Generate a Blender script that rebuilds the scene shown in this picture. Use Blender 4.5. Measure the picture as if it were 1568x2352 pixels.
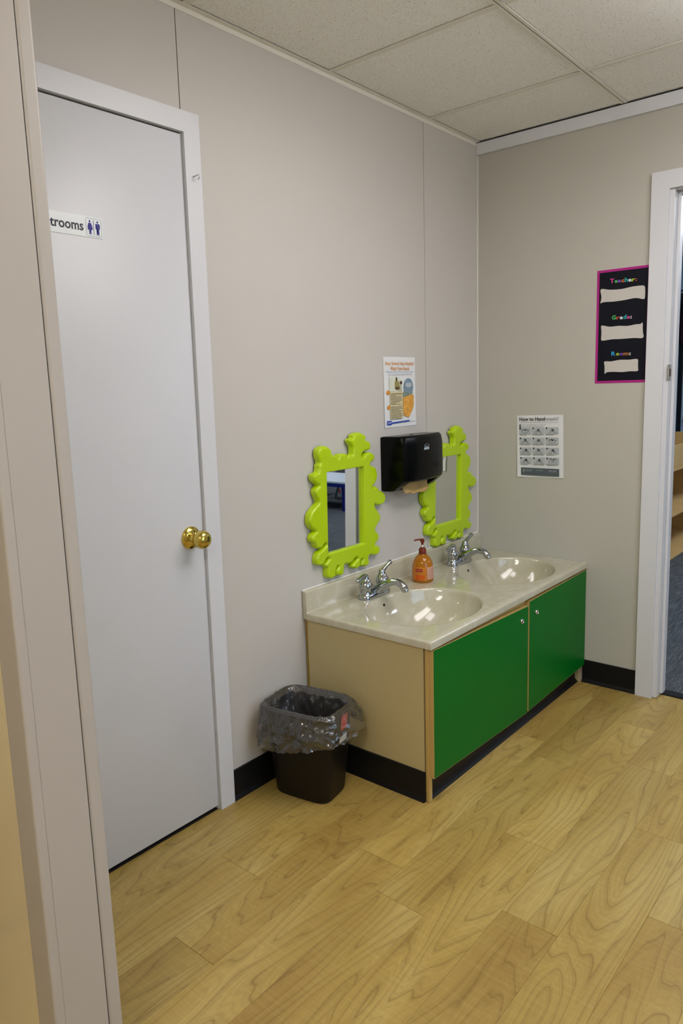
import bpy, bmesh, math, random
from mathutils import Vector, Matrix, noise
random.seed(7)
PI = math.pi
for o in list(bpy.data.objects):
    bpy.data.objects.remove(o, do_unlink=True)
S = bpy.context.scene
COL = S.collection

# ------------------------------------------------------------------ camera
IMG_W, IMG_H = 1568, 2352
F_PX, PPX, PPY = 1679.49, 775.93, 1142.29
CAM = Vector((1.7142, -3.0433, 1.3209))
yaw, pit, rol = math.radians(40.3149), math.radians(-8.5495), math.radians(-1.6652)
fwd = Vector((-math.sin(yaw)*math.cos(pit), math.cos(yaw)*math.cos(pit), math.sin(pit)))
r0 = Vector((math.cos(yaw), math.sin(yaw), 0)); u0 = r0.cross(fwd)
rgt = r0*math.cos(rol) + u0*math.sin(rol); upv = -r0*math.sin(rol) + u0*math.cos(rol)
cd = bpy.data.cameras.new('camera'); cam = bpy.data.objects.new('camera', cd); COL.objects.link(cam)
M = Matrix.Identity(4)
for i in range(3):
    M[i][0], M[i][1], M[i][2], M[i][3] = rgt[i], upv[i], -fwd[i], CAM[i]
cam.matrix_world = M
cd.sensor_fit = 'HORIZONTAL'; cd.sensor_width = 36; cd.lens = F_PX*36/IMG_W
cd.shift_x = (IMG_W/2-PPX)/IMG_W; cd.shift_y = -(IMG_H/2-PPY)/IMG_W
cd.clip_start = .02; cd.clip_end = 60
S.camera = cam

def unproject(px, py, axis, val):
    """pixel of the photograph -> point on the plane axis = val (the wall, floor or face the thing touches)"""
    d = fwd + rgt*((px-PPX)/F_PX) - upv*((py-PPY)/F_PX)
    i = 'xyz'.index(axis)
    return CAM + d*((val-CAM[i])/d[i])

# ------------------------------------------------------------------ world, exposure
SKY = 3.0                                                  # daylight behind the window added for cool fill
W = bpy.data.worlds.new('world'); S.world = W; W.use_nodes = True
W.node_tree.nodes['Background'].inputs[0].default_value = (.50, .72, 1, 1)
W.node_tree.nodes['Background'].inputs[1].default_value = SKY
S.view_settings.view_transform = 'Standard'; S.view_settings.look = 'None'
S.view_settings.gamma = 1; S.view_settings.use_curve_mapping = False
S.view_settings.exposure = 0.1
# unseen window added in the right wall for cool fill daylight (portal: guides sampling, gives no light of its own)
WY0, WY1, WZ0, WZ1, X_RIGHT = -2.05, -.85, .45, 1.85, 2.45
pl_ = bpy.data.lights.new('fill_window_portal', 'AREA'); pl_.shape = 'RECTANGLE'; pl_.size = WY1-WY0; pl_.size_y = WZ1-WZ0; pl_.cycles.is_portal = True
po_ = bpy.data.objects.new('fill_window_portal', pl_); COL.objects.link(po_); po_.location = (X_RIGHT+.11, (WY0+WY1)/2, (WZ0+WZ1)/2); po_.rotation_euler = (PI/2, 0, PI/2)
LAMP_WASH, LAMP_HALL, LAMP_CLASS = 9.6, 15.0, 12.0          # emission of the troffer diffusers

# ------------------------------------------------------------------ material helpers
def lin(r, g, b):
    f = lambda c: (c/255/12.92) if c/255 <= .04045 else ((c/255+.055)/1.055)**2.4
    return (f(r), f(g), f(b), 1)
MATS = {}
class NT:
    def __init__(s, name):
        s.m = bpy.data.materials.new(name); s.m.use_nodes = True; s.t = s.m.node_tree; s.n = s.t.nodes
        s.b = s.n['Principled BSDF']; s.out = s.n['Material Output']
    def add(s, kind, **kw):
        n = s.n.new(kind)
        for k, v in kw.items():
            if k.startswith('i_'): n.inputs[k[2:].replace('_', ' ')].default_value = v
            else: setattr(n, k, v)
        return n
    def link(s, a, b): s.t.links.new(a, b)
    def mix(s, fac, a, b, mode='MIX'):
        n = s.n.new('ShaderNodeMix'); n.data_type = 'RGBA'; n.blend_type = mode
        for sock, v in ((n.inputs['Factor'], fac), (n.inputs[6], a), (n.inputs[7], b)):
            if hasattr(v, 'is_output'): s.link(v, sock)
            else: sock.default_value = v
        return n.outputs[2]
    def math(s, op, a, b=0.0, c=0.0):
        n = s.n.new('ShaderNodeMath'); n.operation = op
        for i, v in enumerate((a, b, c)):
            if hasattr(v, 'is_output'): s.link(v, n.inputs[i])
            else: n.inputs[i].default_value = v
        return n.outputs[0]
    def ramp(s, fac, stops):
        n = s.n.new('ShaderNodeValToRGB'); e = n.color_ramp.elements
        while len(e) < len(stops): e.new(.5)
        for el, (p, c) in zip(e, stops): el.position = p; el.color = c
        s.link(fac, n.inputs[0]); return n.outputs[0]
    def noise(s, vec, scale, detail=2, rough=.5, dist=0):
        n = s.add('ShaderNodeTexNoise'); n.inputs['Scale'].default_value = scale
        n.inputs['Detail'].default_value = detail; n.inputs['Roughness'].default_value = rough; n.inputs['Distortion'].default_value = dist
        if vec: s.link(vec, n.inputs['Vector'])
        return n.outputs['Fac']
    def mapping(s, vec, scale=(1,1,1), loc=None):
        n = s.add('ShaderNodeMapping'); n.inputs['Scale'].default_value = scale
        s.link(vec, n.inputs['Vector'])
        if loc is not None: s.link(loc, n.inputs['Location'])
        return n.outputs[0]
    def coord(s, which='Object'): return s.add('ShaderNodeTexCoord').outputs[which]
    def bump(s, h, strength=.2, dist=.002):
        n = s.add('ShaderNodeBump'); n.inputs['Strength'].default_value = strength; n.inputs['Distance'].default_value = dist
        s.link(h, n.inputs['Height']); s.link(n.outputs[0], s.b.inputs['Normal'])
    def set(s, **kw):
        for k, v in kw.items():
            sock = s.b.inputs[k.replace('_', ' ')]
            if hasattr(v, 'is_output'): s.link(v, sock)
            else: sock.default_value = v
def plain(name, rgb, rough=.5, metal=0, bump=0, bscale=60, var=.04, ns=6, **kw):
    if name in MATS: return MATS[name]
    t = NT(name); c = lin(*rgb)
    co = t.coord()
    n = t.noise(co, ns, 3)
    dark = tuple(x*(1-var) for x in c[:3])+(1,); lite = tuple(min(1, x*(1+var)) for x in c[:3])+(1,)
    t.set(Base_Color=t.mix(n, dark, lite), Roughness=rough, Metallic=metal, **kw)
    if bump: t.bump(t.noise(co, bscale, 3), bump, .002)
    MATS[name] = t.m; return t.m
def emit(name, rgb, strength):
    t = NT(name); t.set(Base_Color=(.8,.8,.8,1), Emission_Color=lin(*rgb), Emission_Strength=strength)
    MATS[name] = t.m; return t.m

M_WALL = plain('wall_vinyl', (196,192,187), .5, bump=.06, bscale=220, var=.015)
M_WALLB = plain('wall_paint', (184,182,173), .5, bump=.06, bscale=220, var=.015)
M_HALLWALL = plain('hall_paint', (232,222,190), .16, bump=.02, bscale=30, var=.02, IOR=1.85)
M_DARKGAP = plain('dark_gap', (34,30,26), .9)
M_WHITE = plain('white_paint', (211,213,219), .34, bump=.10, bscale=90, var=.02)
M_JAMB = plain('jamb_paint', (182,177,173), .42, bump=.10, bscale=70, var=.02)
M_CAULK = plain('caulk', (222,222,218), .5)
M_BASE = plain('black_vinyl', (12,12,15), .5, var=.1, Specular_IOR_Level=.3)
M_TEE = plain('tee_metal', (226,224,216), .45)
M_BLUEWALL = plain('blue_wall', (96,134,164), .5)
M_CHROME = plain('chrome', (176,180,186), .06, 1, var=.01)
M_BRASS = plain('brass', (212,188,98), .12, 1, var=.02)
M_STEEL = plain('steel', (190,190,188), .25, 1)
M_BLACKP = plain('black_plastic', (3,3,4), .22, var=.1, Specular_IOR_Level=.16)
M_TAN = plain('tan_laminate', (190,175,130), .4, var=.03)
M_TANEDGE = plain('tan_edge', (190,160,96), .45, var=.05)
M_GREEN = plain('green_laminate', (0,104,28), .4, var=.03, Specular_IOR_Level=.15)
M_PAPER = plain('paper', (224,226,228), .6, var=.01)
M_INK = plain('ink_black', (22,24,32), .6)

def wood_floor():
    t = NT('wood_plank'); oi = t.add('ShaderNodeObjectInfo').outputs['Random']
    co = t.coord()
    cb = t.add('ShaderNodeCombineXYZ'); t.link(t.math('MULTIPLY', oi, 37.0), cb.inputs[0]); t.link(t.math('MULTIPLY', oi, 91.0), cb.inputs[1]); t.link(t.math('MULTIPLY', oi, 13.0), cb.inputs[2])
    v = t.mapping(co, (1, 1, 1), cb.outputs[0])
    vs = t.mapping(v, (7.0, .95, 1))
    field = t.noise(vs, 1.0, 2.4, .4, .25)
    ph = t.math('MULTIPLY', field, 17.0)
    fr = t.math('FRACT', ph)
    line = t.ramp(fr, [(0, (1,1,1,1)), (.06, (.35,.35,.35,1)), (.35, (.06,.06,.06,1)), (.75, (0,0,0,1)), (.95, (.25,.25,.25,1)), (1, (1,1,1,1))])
    fr2 = t.math('FRACT', t.math('MULTIPLY', field, 61.0)); line2 = t.ramp(fr2, [(0, (1,1,1,1)), (.25, (.1,.1,.1,1)), (.7, (0,0,0,1)), (1, (1,1,1,1))])
    fib = t.noise(t.mapping(v, (120, 3.2, 1)), 1.0, 3, .65)
    curl = t.noise(t.mapping(v, (12, 110, 1)), 1.0, 3, .6)
    big = t.noise(t.mapping(v, (5, 1.4, 1)), 1.0, 2)
    base = t.ramp(big, [(.25, lin(166,134,74)), (.5, lin(184,156,90)), (.75, lin(204,180,116))])
    c1 = t.mix(t.math('MULTIPLY', line, .58), base, lin(108,78,34))
    c1 = t.mix(t.math('MULTIPLY', line2, .2), c1, lin(134,104,52))
    c2 = t.mix(t.math('MULTIPLY', t.math('SUBTRACT', fib, .38), .65), c1, lin(146,116,58))
    c3 = t.mix(t.math('MULTIPLY', t.math('SUBTRACT', curl, .46), .48), c2, lin(222,200,136))
    knots = t.add('ShaderNodeTexVoronoi'); knots.inputs['Scale'].default_value = 1.0
    t.link(t.mapping(v, (7, 3.2, 1)), knots.inputs['Vector'])
    kf = t.ramp(knots.outputs['Distance'], [(.03, (1,1,1,1)), (.11, (0,0,0,1))])
    c4 = t.mix(t.math('MULTIPLY', kf, .5), c3, lin(118,84,44))
    hv = t.add('ShaderNodeHueSaturation'); t.link(c4, hv.inputs['Color'])
    t.link(t.math('ADD', t.math('MULTIPLY', oi, .14), .80), hv.inputs['Value']); hv.inputs['Saturation'].default_value = 1.04; hv.inputs['Hue'].default_value = .502
    t.set(Base_Color=hv.outputs[0], Roughness=t.math('ADD', t.math('MULTIPLY', fib, .12), .3))
    t.bump(t.math('ADD', fib, t.math('MULTIPLY', line, -.3)), .06, .001)
    return t.m
M_PLANK = wood_floor()
def ceil_tile():
    t = NT('ceiling_tile'); co = t.coord()
    f1 = t.noise(co, 170, 2, .6); f2 = t.noise(co, 420, 1, .5)
    hole = t.ramp(f1, [(.0, (1,1,1,1)), (.325, (1,1,1,1)), (.37, (0,0,0,1))])
    hole2 = t.ramp(f2, [(.0, (.8,.8,.8,1)), (.32, (.8,.8,.8,1)), (.375, (0,0,0,1))])
    hh = t.math('MAXIMUM', hole, hole2)
    base = t.mix(t.noise(co, 30, 3), lin(240,241,240), lin(248,248,246))
    t.set(Base_Color=t.mix(t.math('MULTIPLY', hh, .7), base, lin(120,112,98)), Roughness=.9)
    t.bump(t.math('SUBTRACT', t.math('MULTIPLY', f2, .4), hh), .35, .002)
    return t.m
M_TILE = ceil_tile()
def marble():
    t = NT('cultured_marble'); co = t.coord()
    w = t.noise(co, 3.0, 4, .6, 2.2); w2 = t.noise(t.mapping(co, (2, 1, 1)), 4.5, 4, .65, 3)
    sw = t.ramp(w2, [(.48, (0,0,0,1)), (.62, (1,1,1,1)), (.70, (.2,.2,.2,1))])
    base = t.mix(w, lin(182,177,154), lin(193,188,167))
    t.set(Base_Color=t.mix(t.math('MULTIPLY', sw, .22), base, lin(220,219,212)), Roughness=.12, Coat_Weight=.5, Coat_Roughness=.05)
    return t.m
M_MARBLE = marble()
def carpet():
    t = NT('carpet'); co = t.coord()
    s1 = t.noise(t.mapping(co, (95, 7, 1)), 1, 4, .7); s2 = t.noise(t.mapping(co, (150, 60, 1)), 1, 2, .6); big = t.noise(t.mapping(co,(3,.8,1)), 1, 2)
    c = t.ramp(t.math('ADD', t.math('MULTIPLY', s1, .6), t.math('MULTIPLY', s2, .4)), [(.35, lin(36,39,42)), (.5, lin(74,78,82)), (.62, lin(108,112,116)), (.7, lin(168,172,174))])
    t.set(Base_Color=t.mix(t.math('MULTIPLY', big, .35), c, lin(50,54,58)), Roughness=.95)
    t.bump(s2, .5, .004); return t.m
M_CARPET = carpet()
def maple():
    t = NT('maple_ply'); co = t.coord(); g = t.noise(t.mapping(co, (3, 3, 30)), 2, 3, .6)
    t.set(Base_Color=t.mix(g, lin(186,150,92), lin(212,182,126)), Roughness=.4); return t.m
M_MAPLE = maple()
def lime():
    t = NT('lime_plastic'); t.set(Base_Color=lin(176,208,0), Roughness=.28, Coat_Weight=.15)
    co = t.coord(); t.bump(t.noise(co, 40, 2), .03, .002); return t.m
M_LIME = lime()
def mirror():
    t = NT('mirror_glass'); t.set(Base_Color=(.82,.85,.85,1), Metallic=1, Roughness=.015); return t.m
M_MIRROR = mirror()
def liner_mat():
    t = NT('clear_liner'); co = t.coord()
    tr = t.add('ShaderNodeBsdfTransparent'); tr.inputs[0].default_value = (.93,.93,.94,1)
    gl = t.add('ShaderNodeBsdfGlossy'); gl.inputs['Roughness'].default_value = .07; gl.inputs['Color'].default_value = (.9,.92,.95,1)
    df = t.add('ShaderNodeBsdfTranslucent'); df.inputs[0].default_value = (.8,.78,.74,1)
    d2 = t.add('ShaderNodeBsdfDiffuse'); d2.inputs[0].default_value = (.7,.68,.65,1)
    a0 = t.add('ShaderNodeMixShader'); a0.inputs[0].default_value = .5; t.link(df.outputs[0], a0.inputs[1]); t.link(d2.outputs[0], a0.inputs[2])
    a = t.add('ShaderNodeMixShader'); a.inputs[0].default_value = .08; t.link(tr.outputs[0], a.inputs[1]); t.link(a0.outputs[0], a.inputs[2])
    fr = t.add('ShaderNodeFresnel'); fr.inputs[0].default_value = 1.6
    b = t.add('ShaderNodeMixShader'); t.link(t.math('ADD', t.math('MULTIPLY', fr.outputs[0], 1.5), .02), b.inputs[0]); t.link(a.outputs[0], b.inputs[1]); t.link(gl.outputs[0], b.inputs[2])
    bp = t.add('ShaderNodeBump'); bp.inputs['Strength'].default_value = .35; bp.inputs['Distance'].default_value = .012
    t.link(t.noise(t.mapping(co, (1, 1, .5)), 45, 3, .5, 1.5), bp.inputs['Height']); t.link(bp.outputs[0], gl.inputs['Normal']); t.link(bp.outputs[0], fr.inputs['Normal']); t.link(bp.outputs[0], d2.inputs['Normal'])
    t.link(b.outputs[0], t.out.inputs['Surface']); return t.m
M_LINER = liner_mat()

# ------------------------------------------------------------------ mesh helpers
class MB:
    """collects shapes, then becomes ONE mesh object"""
    def __init__(s): s.v = []; s.f = []
    def add(s, vs, fs):
        k = len(s.v); s.v += [tuple(v) for v in vs]; s.f += [[i+k for i in f] for f in fs]; return s
    def box(s, x0, x1, y0, y1, z0, z1):
        vs = [(x,y,z) for z in (z0,z1) for y in (y0,y1) for x in (x0,x1)]
        return s.add(vs, [(0,2,3,1),(4,5,7,6),(0,1,5,4),(2,6,7,3),(0,4,6,2),(1,3,7,5)])
    def rbox(s, x0, x1, y0, y1, z0, z1, r=.003, seg=2):
        bm = bmesh.new(); bmesh.ops.create_cube(bm, size=1)
        for v in bm.verts: v.co = Vector(((x0+x1)/2+v.co.x*(x1-x0), (y0+y1)/2+v.co.y*(y1-y0), (z0+z1)/2+v.co.z*(z1-z0)))
        r = min(r, .49*min(x1-x0, y1-y0, z1-z0))
        bmesh.ops.bevel(bm, geom=bm.edges[:], offset=r, segments=seg, affect='EDGES', profile=.5)
        return s.frombm(bm)
    def frombm(s, bm):
        bm.verts.index_update()
        s.add([v.co[:] for v in bm.verts], [[v.index for v in f.verts] for f in bm.faces]); bm.free(); return s
    def quadprism(s, pts, axis, a, b):
        """polygon pts (2-D) extruded along axis from a to b"""
        def P(p, t):
            return {'x':(t,p[0],p[1]), 'y':(p[0],t,p[1]), 'z':(p[0],p[1],t)}[axis]
        n = len(pts); vs = [P(p,a) for p in pts]+[P(p,b) for p in pts]
        fs = [list(range(n))[::-1], list(range(n,2*n))]+[(i,(i+1)%n,n+(i+1)%n,n+i) for i in range(n)]
        return s.add(vs, fs)
    def tube(s, path, radii, n=16, cap=True, flat=None):
        path = [Vector(p) for p in path]
        if not isinstance(radii, (list, tuple)): radii = [radii]*len(path)
        vs = []; fs = []; up = Vector((0,0,1)); prev = None
        for i, p in enumerate(path):
            t = (path[min(i+1,len(path)-1)]-path[max(i-1,0)]).normalized()
            if prev is None:
                a = t.cross(up); a = a if a.length > 1e-3 else t.cross(Vector((1,0,0)))
            else: a = prev - t*prev.dot(t)
            a.normalize(); b = t.cross(a); prev = a
            ra = rb = radii[i]
            if flat: rb *= flat[i] if isinstance(flat,(list,tuple)) else flat
            vs += [p+a*ra*math.cos(2*PI*k/n)+b*rb*math.sin(2*PI*k/n) for k in range(n)]
        m = len(path)
        for i in range(m-1):
            for k in range(n): fs.append((i*n+k, i*n+(k+1)%n, (i+1)*n+(k+1)%n, (i+1)*n+k))
        if cap: fs += [list(range(n))[::-1], list(range((m-1)*n, m*n))]
        return s.add(vs, fs)
    def lathe(s, prof, n=32, o=(0,0,0), axis='z', sx=1, sy=1):
        vs = []; fs = []
        for r, h in prof:
            for k in range(n):
                a = 2*PI*k/n; c, d = r*math.cos(a)*sx, r*math.sin(a)*sy
                vs.append({'z':(o[0]+c,o[1]+d,o[2]+h), 'x':(o[0]+h,o[1]+c,o[2]+d), 'y':(o[0]+c,o[1]+h,o[2]+d)}[axis])
        m = len(prof)
        for i in range(m-1):
            for k in range(n): fs.append((i*n+k, i*n+(k+1)%n, (i+1)*n+(k+1)%n, (i+1)*n+k))
        fs += [list(range(n))[::-1], list(range((m-1)*n, m*n))]
        return s.add(vs, fs)
    def mesh(s, name, smooth=None):
        me = bpy.data.meshes.new(name); me.from_pydata(s.v, [], s.f); me.update()
        bm = bmesh.new(); bm.from_mesh(me); bmesh.ops.recalc_face_normals(bm, faces=bm.faces[:]); bm.to_mesh(me); bm.free()
        if smooth is not None:
            for p in me.polygons: p.use_smooth = True
            me.set_sharp_from_angle(angle=math.radians(smooth))
        return me
    def build(s, name, mat, parent=None, smooth=None, loc=None, rotz=None):
        return link(name, s.mesh(name, smooth), mat, parent, loc, rotz)
def link(name, me, mat, parent=None, loc=None, rotz=None):
    if mat is not None and not me.materials: me.materials.append(mat)
    o = bpy.data.objects.new(name, me); COL.objects.link(o)
    if parent is not None: o.parent = parent
    if loc is not None: o.location = loc
    if rotz is not None: o.rotation_euler = (0,0,rotz)
    return o
def empty(name, loc=(0,0,0), rotz=0, parent=None):
    o = bpy.data.objects.new(name, None); COL.objects.link(o); o.location = loc; o.rotation_euler = (0,0,rotz); o.empty_display_size = .05
    if parent is not None: o.parent = parent
    return o
def tag(o, label, cat, group=None, kind=None):
    o['label'] = label; o['category'] = cat
    if group: o['group'] = group
    if kind: o['kind'] = kind
    return o
def struct(o, label=None):
    o['kind'] = 'structure'
    if label: o['label'] = label
    return o
def thing(name, label, cat, loc=(0,0,0), rotz=0, group=None):
    return tag(empty(name, loc, rotz), label, cat, group)
def copy_tree(o, parent=None):
    c = o.copy(); COL.objects.link(c); c.parent = parent
    for ch in [x for x in bpy.data.objects if x.parent == o]: copy_tree(ch, c)
    return c
LW = PI/2     # things on the left wall: local +X runs along world +y, local -Y faces the room (+x)

# ------------------------------------------------------------------ dimensions
H = 2.369
Y_NEAR = -2.422          # room side of the near wall
Y_HALL = -2.511          # hall side of the near wall
XJ = .60                 # face of the left jamb of the near doorway
DOORTOP = 2.036; CASTOP = 2.091

# ------------------------------------------------------------------ floor: 6 x 36 inch planks, each its own object
floor = struct(MB().box(-.05, X_RIGHT+.05, -5.6, .052, -.03, -.0022).build('floor', M_DARKGAP))
PW, PL = .1465, .917
known = {1:-1.81, 2:-2.09, 3:-1.54, 4:-1.656, 5:-1.218, 6:-1.518, 7:-.962, 0:-1.33, -1:-1.6}
cache = {}
def plank_mesh(w, l):
    key = (round(w,4), round(l,4))
    if key not in cache:
        cache[key] = MB().rbox(-w/2, w/2, -l/2, l/2, -.0022, 0, .0004, 1).mesh('plank')
    return cache[key]
k = -1
while .0455+PW*k < X_RIGHT:
    xa, xb = max(.0, .0455+PW*k), min(X_RIGHT, .0455+PW*(k+1))
    y = known.get(k, -random.random()*PL)
    while y > -5.5: y -= PL
    while y < .052:
        ya, yb = max(y, -5.5), min(y+PL, .052)
        w, l = xb-xa-.0004, yb-ya-.0008
        if w > .01 and l > .01:
            link('plank', plank_mesh(w, l), M_PLANK, floor, ((xa+xb)/2, (ya+yb)/2, 0))
        y += PL
    k += 1

# ------------------------------------------------------------------ left wall: 4 ft vinyl panels with open joints
wl = struct(MB().box(-.12, -.012, Y_HALL, .0, 0, H+.1).build('wall_left', M_DARKGAP))
G = .0016
S1, S2 = -.433, -1.652
MB().box(-.012, 0, S1+G, -.0005, 0, H).build('wall_panel', M_WALL, wl)
MB().box(-.012, 0, S2+G, S1-G, 0, H).build('wall_panel', M_WALL, wl)
MB().box(-.012, 0, Y_NEAR, S2-G, DOORTOP, H).build('wall_panel', M_WALL, wl)
MB().box(-.012, 0, Y_NEAR, -2.366, 0, DOORTOP).build('wall_panel', M_WALL, wl)
# back wall with the classroom doorway
BX0, BX1 = .835, 1.70     # clear opening
wb = MB().box(0, BX0, 0, .1, 0, H+.1).box(BX1, X_RIGHT, 0, .1, 0, H+.1).box(BX0, BX1, 0, .1, DOORTOP, H+.1)
wb = struct(wb.build('wall_back', M_WALLB))
MB().tube([(.002,-.002,.62), (.002,-.002,2.318)], .003, 6).build('caulk_bead', M_CAULK, wb)
struct(MB().box(X_RIGHT, X_RIGHT+.1, Y_HALL-3.09, WY0, 0, H+.1).box(X_RIGHT, X_RIGHT+.1, WY1, .1, 0, H+.1).box(X_RIGHT, X_RIGHT+.1, WY0, WY1, 0, WZ0).box(X_RIGHT, X_RIGHT+.1, WY0, WY1, WZ1, H+.1).build('wall_right', M_WALLB))
w1 = struct(empty('fill_window', (X_RIGHT+.05, (WY0+WY1)/2, WZ0)))  # added out of view, to cool the light on lower walls and door
hw_, hh_ = (WY1-WY0)/2, WZ1-WZ0
MB().box(-.05, .05, -hw_, -hw_+.04, 0, hh_).box(-.05, .05, hw_-.04, hw_, 0, hh_).box(-.05, .05, -hw_+.04, hw_-.04, 0, .04).box(-.05, .05, -hw_+.04, hw_-.04, hh_-.04, hh_).build('window_frame', M_WHITE, w1)
MB().box(-.02, .02, -.02, .02, .04, hh_-.04).build('mullion', M_WHITE, w1)
gt = NT('window_glass'); g1 = gt.add('ShaderNodeBsdfTransparent'); g2 = gt.add('ShaderNodeBsdfGlossy'); g2.inputs['Roughness'].default_value = .02
g3 = gt.add('ShaderNodeMixShader'); g3.inputs[0].default_value = .06; gt.link(g1.outputs[0], g3.inputs[1]); gt.link(g2.outputs[0], g3.inputs[2]); gt.link(g3.outputs[0], gt.out.inputs['Surface'])
for a_, b_ in ((-hw_+.04, -.02), (.02, hw_-.04)): MB().box(-.003, .003, a_, b_, .04, hh_-.04).build('pane', gt.m, w1)
struct(MB().box(X_RIGHT+.1, X_RIGHT+14, -12, 12, -.3, -.05).build('ground', plain('outdoor_ground', (120,122,116), .9)))
# near wall around the doorway the photograph is taken through
NX1 = 1.66
wf = MB().box(0, XJ-.026, Y_HALL, Y_NEAR, 0, H+.1).box(NX1+.018, X_RIGHT, Y_HALL, Y_NEAR, 0, H+.1).box(XJ-.018, NX1+.018, Y_HALL, Y_NEAR, DOORTOP+.2, H+.1)
struct(wf.build('wall_front', M_HALLWALL))
# hall behind the camera
struct(MB().box(-1.6, 0, Y_HALL, Y_NEAR, 0, H+.1).build('wall_hall', M_HALLWALL))
struct(MB().box(-1.7, X_RIGHT+.1, -5.7, -5.6, 0, H+.1).build('wall_rear', M_HALLWALL))
struct(MB().box(-1.7, -1.6, -5.6, Y_NEAR, 0, H+.1).build('wall_side', M_HALLWALL))
struct(MB().box(-1.6, -.05, -5.6, Y_HALL, -.03, 0).build('floor_hall', M_PLANK))
struct(MB().box(-1.6, X_RIGHT, -5.6, Y_NEAR, H, H+.06).build('ceiling_hall', M_TILE))

# trim of the near doorway
tr = struct(empty('trim_1'))
LEFT_SIDE = [MB().rbox(XJ-.020, XJ, -2.5115, -2.4315, 0, 2.24, .0015).build('jamb', M_JAMB, tr),
    MB().rbox(XJ-.062, XJ-.0005, -2.4295, -2.403, 0, 2.25, .005, 3).build('casing', M_JAMB, tr),
    MB().rbox(XJ-.062, XJ+.002, -2.530, -2.5110, 0, 2.25, .0035, 3).build('casing', M_JAMB, tr),
    MB().box(XJ-.018, XJ-.004, -2.432, -2.429, 0, 2.24).build('joint', M_DARKGAP, tr)]
for o in LEFT_SIDE:                                  # this side of the frame stands slightly out of plumb
    o.rotation_euler = (0, -.0143, 0); o.location = (.0133, 0, -.0086)
MB().rbox(NX1, NX1+.018, -2.5115, -2.4315, 0, 2.24, .0015).build('jamb', M_JAMB, tr)
MB().rbox(NX1, NX1+.062, -2.4295, -2.403, 0, 2.25, .005, 3).build('casing', M_JAMB, tr)
MB().rbox(XJ-.018, NX1+.018, -2.5115, -2.4315, 2.222, 2.24, .0015).build('jamb', M_JAMB, tr)

# baseboards: black vinyl cove base
def cove(name, a, b, wall):
    prof = [(0,0), (.013,0), (.011,.006), (.0065,.016), (.006,.1), (.004,.1016), (0,.1016)]
    m = MB()
    if wall == 'left': m.quadprism([(-p[0], p[1]) for p in prof], 'y', a, b); m.v = [(-x,y,z) for x,y,z in m.v]
    else: m.quadprism([(-p[0], p[1]) for p in prof], 'x', a, b)
    return struct(m.build(name, M_BASE))
cove('baseboard_left', -1.5985, -1.2265, 'left')
cove('baseboard_back', .525, .7565, 'back')
cove('baseboard_corner', BX1+.0725, X_RIGHT, 'back')

# ------------------------------------------------------------------ door_1 (restroom) and its casing, on the left wall
DY0, DY1 = -2.362, -1.659
d1 = struct(MB().rbox(-.034, .003, DY0, DY1, .014, DOORTOP-.006, .0015).build('door_1', M_WHITE, smooth=30))
kn = MB().lathe([(.0,.0),(.034,.0),(.034,.003),(.031,.007),(.022,.011),(.0135,.014),(.0115,.02),(.0115,.03),(.013,.034),(.02,.037),(.026,.044),(.0275,.053),(.026,.062),(.021,.069),(.012,.073),(.0,.0735)], 40, (0,0,0), 'x').build('door_knob', M_BRASS, d1, 40, (.0032,-1.706,.893))
MB().lathe([(0,0),(.0022,0),(.0022,.0012),(0,.0012)], 12, (0,0,0), 'x').build('screw', M_DARKGAP, kn, None, (.0075,-.022,-.004))
t2 = struct(empty('trim_2'))
cw = .056
MB().quadprism([(DY1+.004,0),(DY1+.004+cw,0),(DY1+.004+cw,CASTOP),(DY1+.004,CASTOP-cw)], 'x', 0, .014).build('casing', M_WHITE, t2)
MB().quadprism([(DY1+.004,CASTOP-cw-.0003),(DY1+.004+cw,CASTOP-.0003),(Y_NEAR+.02,CASTOP),(Y_NEAR+.02,CASTOP-cw)], 'x', 0, .014).build('casing', M_WHITE, t2)
MB().box(-.012, .0, DY1+.0005, DY1+.004, 0, DOORTOP).build('jamb', M_WHITE, t2)
MB().box(-.012, .0, DY0-.004, DY0-.0005, 0, DOORTOP).build('jamb', M_WHITE, t2)
MB().tube([(.0,0,0),(.012,0,0),(.016,.004,.004),(.016,.008,-.004),(.013,.004,-.010)], .0016, 8).build('hook', M_STEEL, t2, 60, (.0142,-1.629,1.921))

# ------------------------------------------------------------------ classroom door frame in the back wall
t3 = struct(empty('trim_3'))
CX0 = .757
MB().quadprism([(CX0,0),(CX0+.066,0),(CX0+.066,CASTOP-.066),(CX0,CASTOP)], 'y', -.016, 0).build('casing', M_WHITE, t3)
MB().quadprism([(CX0,CASTOP+.0003),(CX0+.066,CASTOP-.0657),(BX1+.072,CASTOP-.0657),(BX1+.072,CASTOP+.0003)], 'y', -.016, 0).build('casing', M_WHITE, t3)
MB().rbox(BX0-.013, BX0+.006, -.0045, .104, .004, DOORTOP-.004, .0015).build('jamb', M_WHITE, t3)
MB().rbox(BX0+.006, BX0+.018, .034, .072, .012, DOORTOP-.016, .002).build('door_stop', M_WHITE, t3)
MB().rbox(BX0+.006, BX1-.0005, -.0015, .104, DOORTOP-.016, DOORTOP-.004, .0015).build('jamb', M_WHITE, t3)
MB().rbox(BX0+.018, BX1, .034, .072, DOORTOP-.028, DOORTOP-.016, .002).build('door_stop', M_WHITE, t3)
MB().box(BX1+.006, BX1+.072, -.016, 0, 0, CASTOP-.0662).build('casing', M_WHITE, t3)
MB().rbox(BX1-.006, BX1+.013, -.0045, .104, .004, DOORTOP-.016, .0015).build('jamb', M_WHITE, t3)
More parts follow.
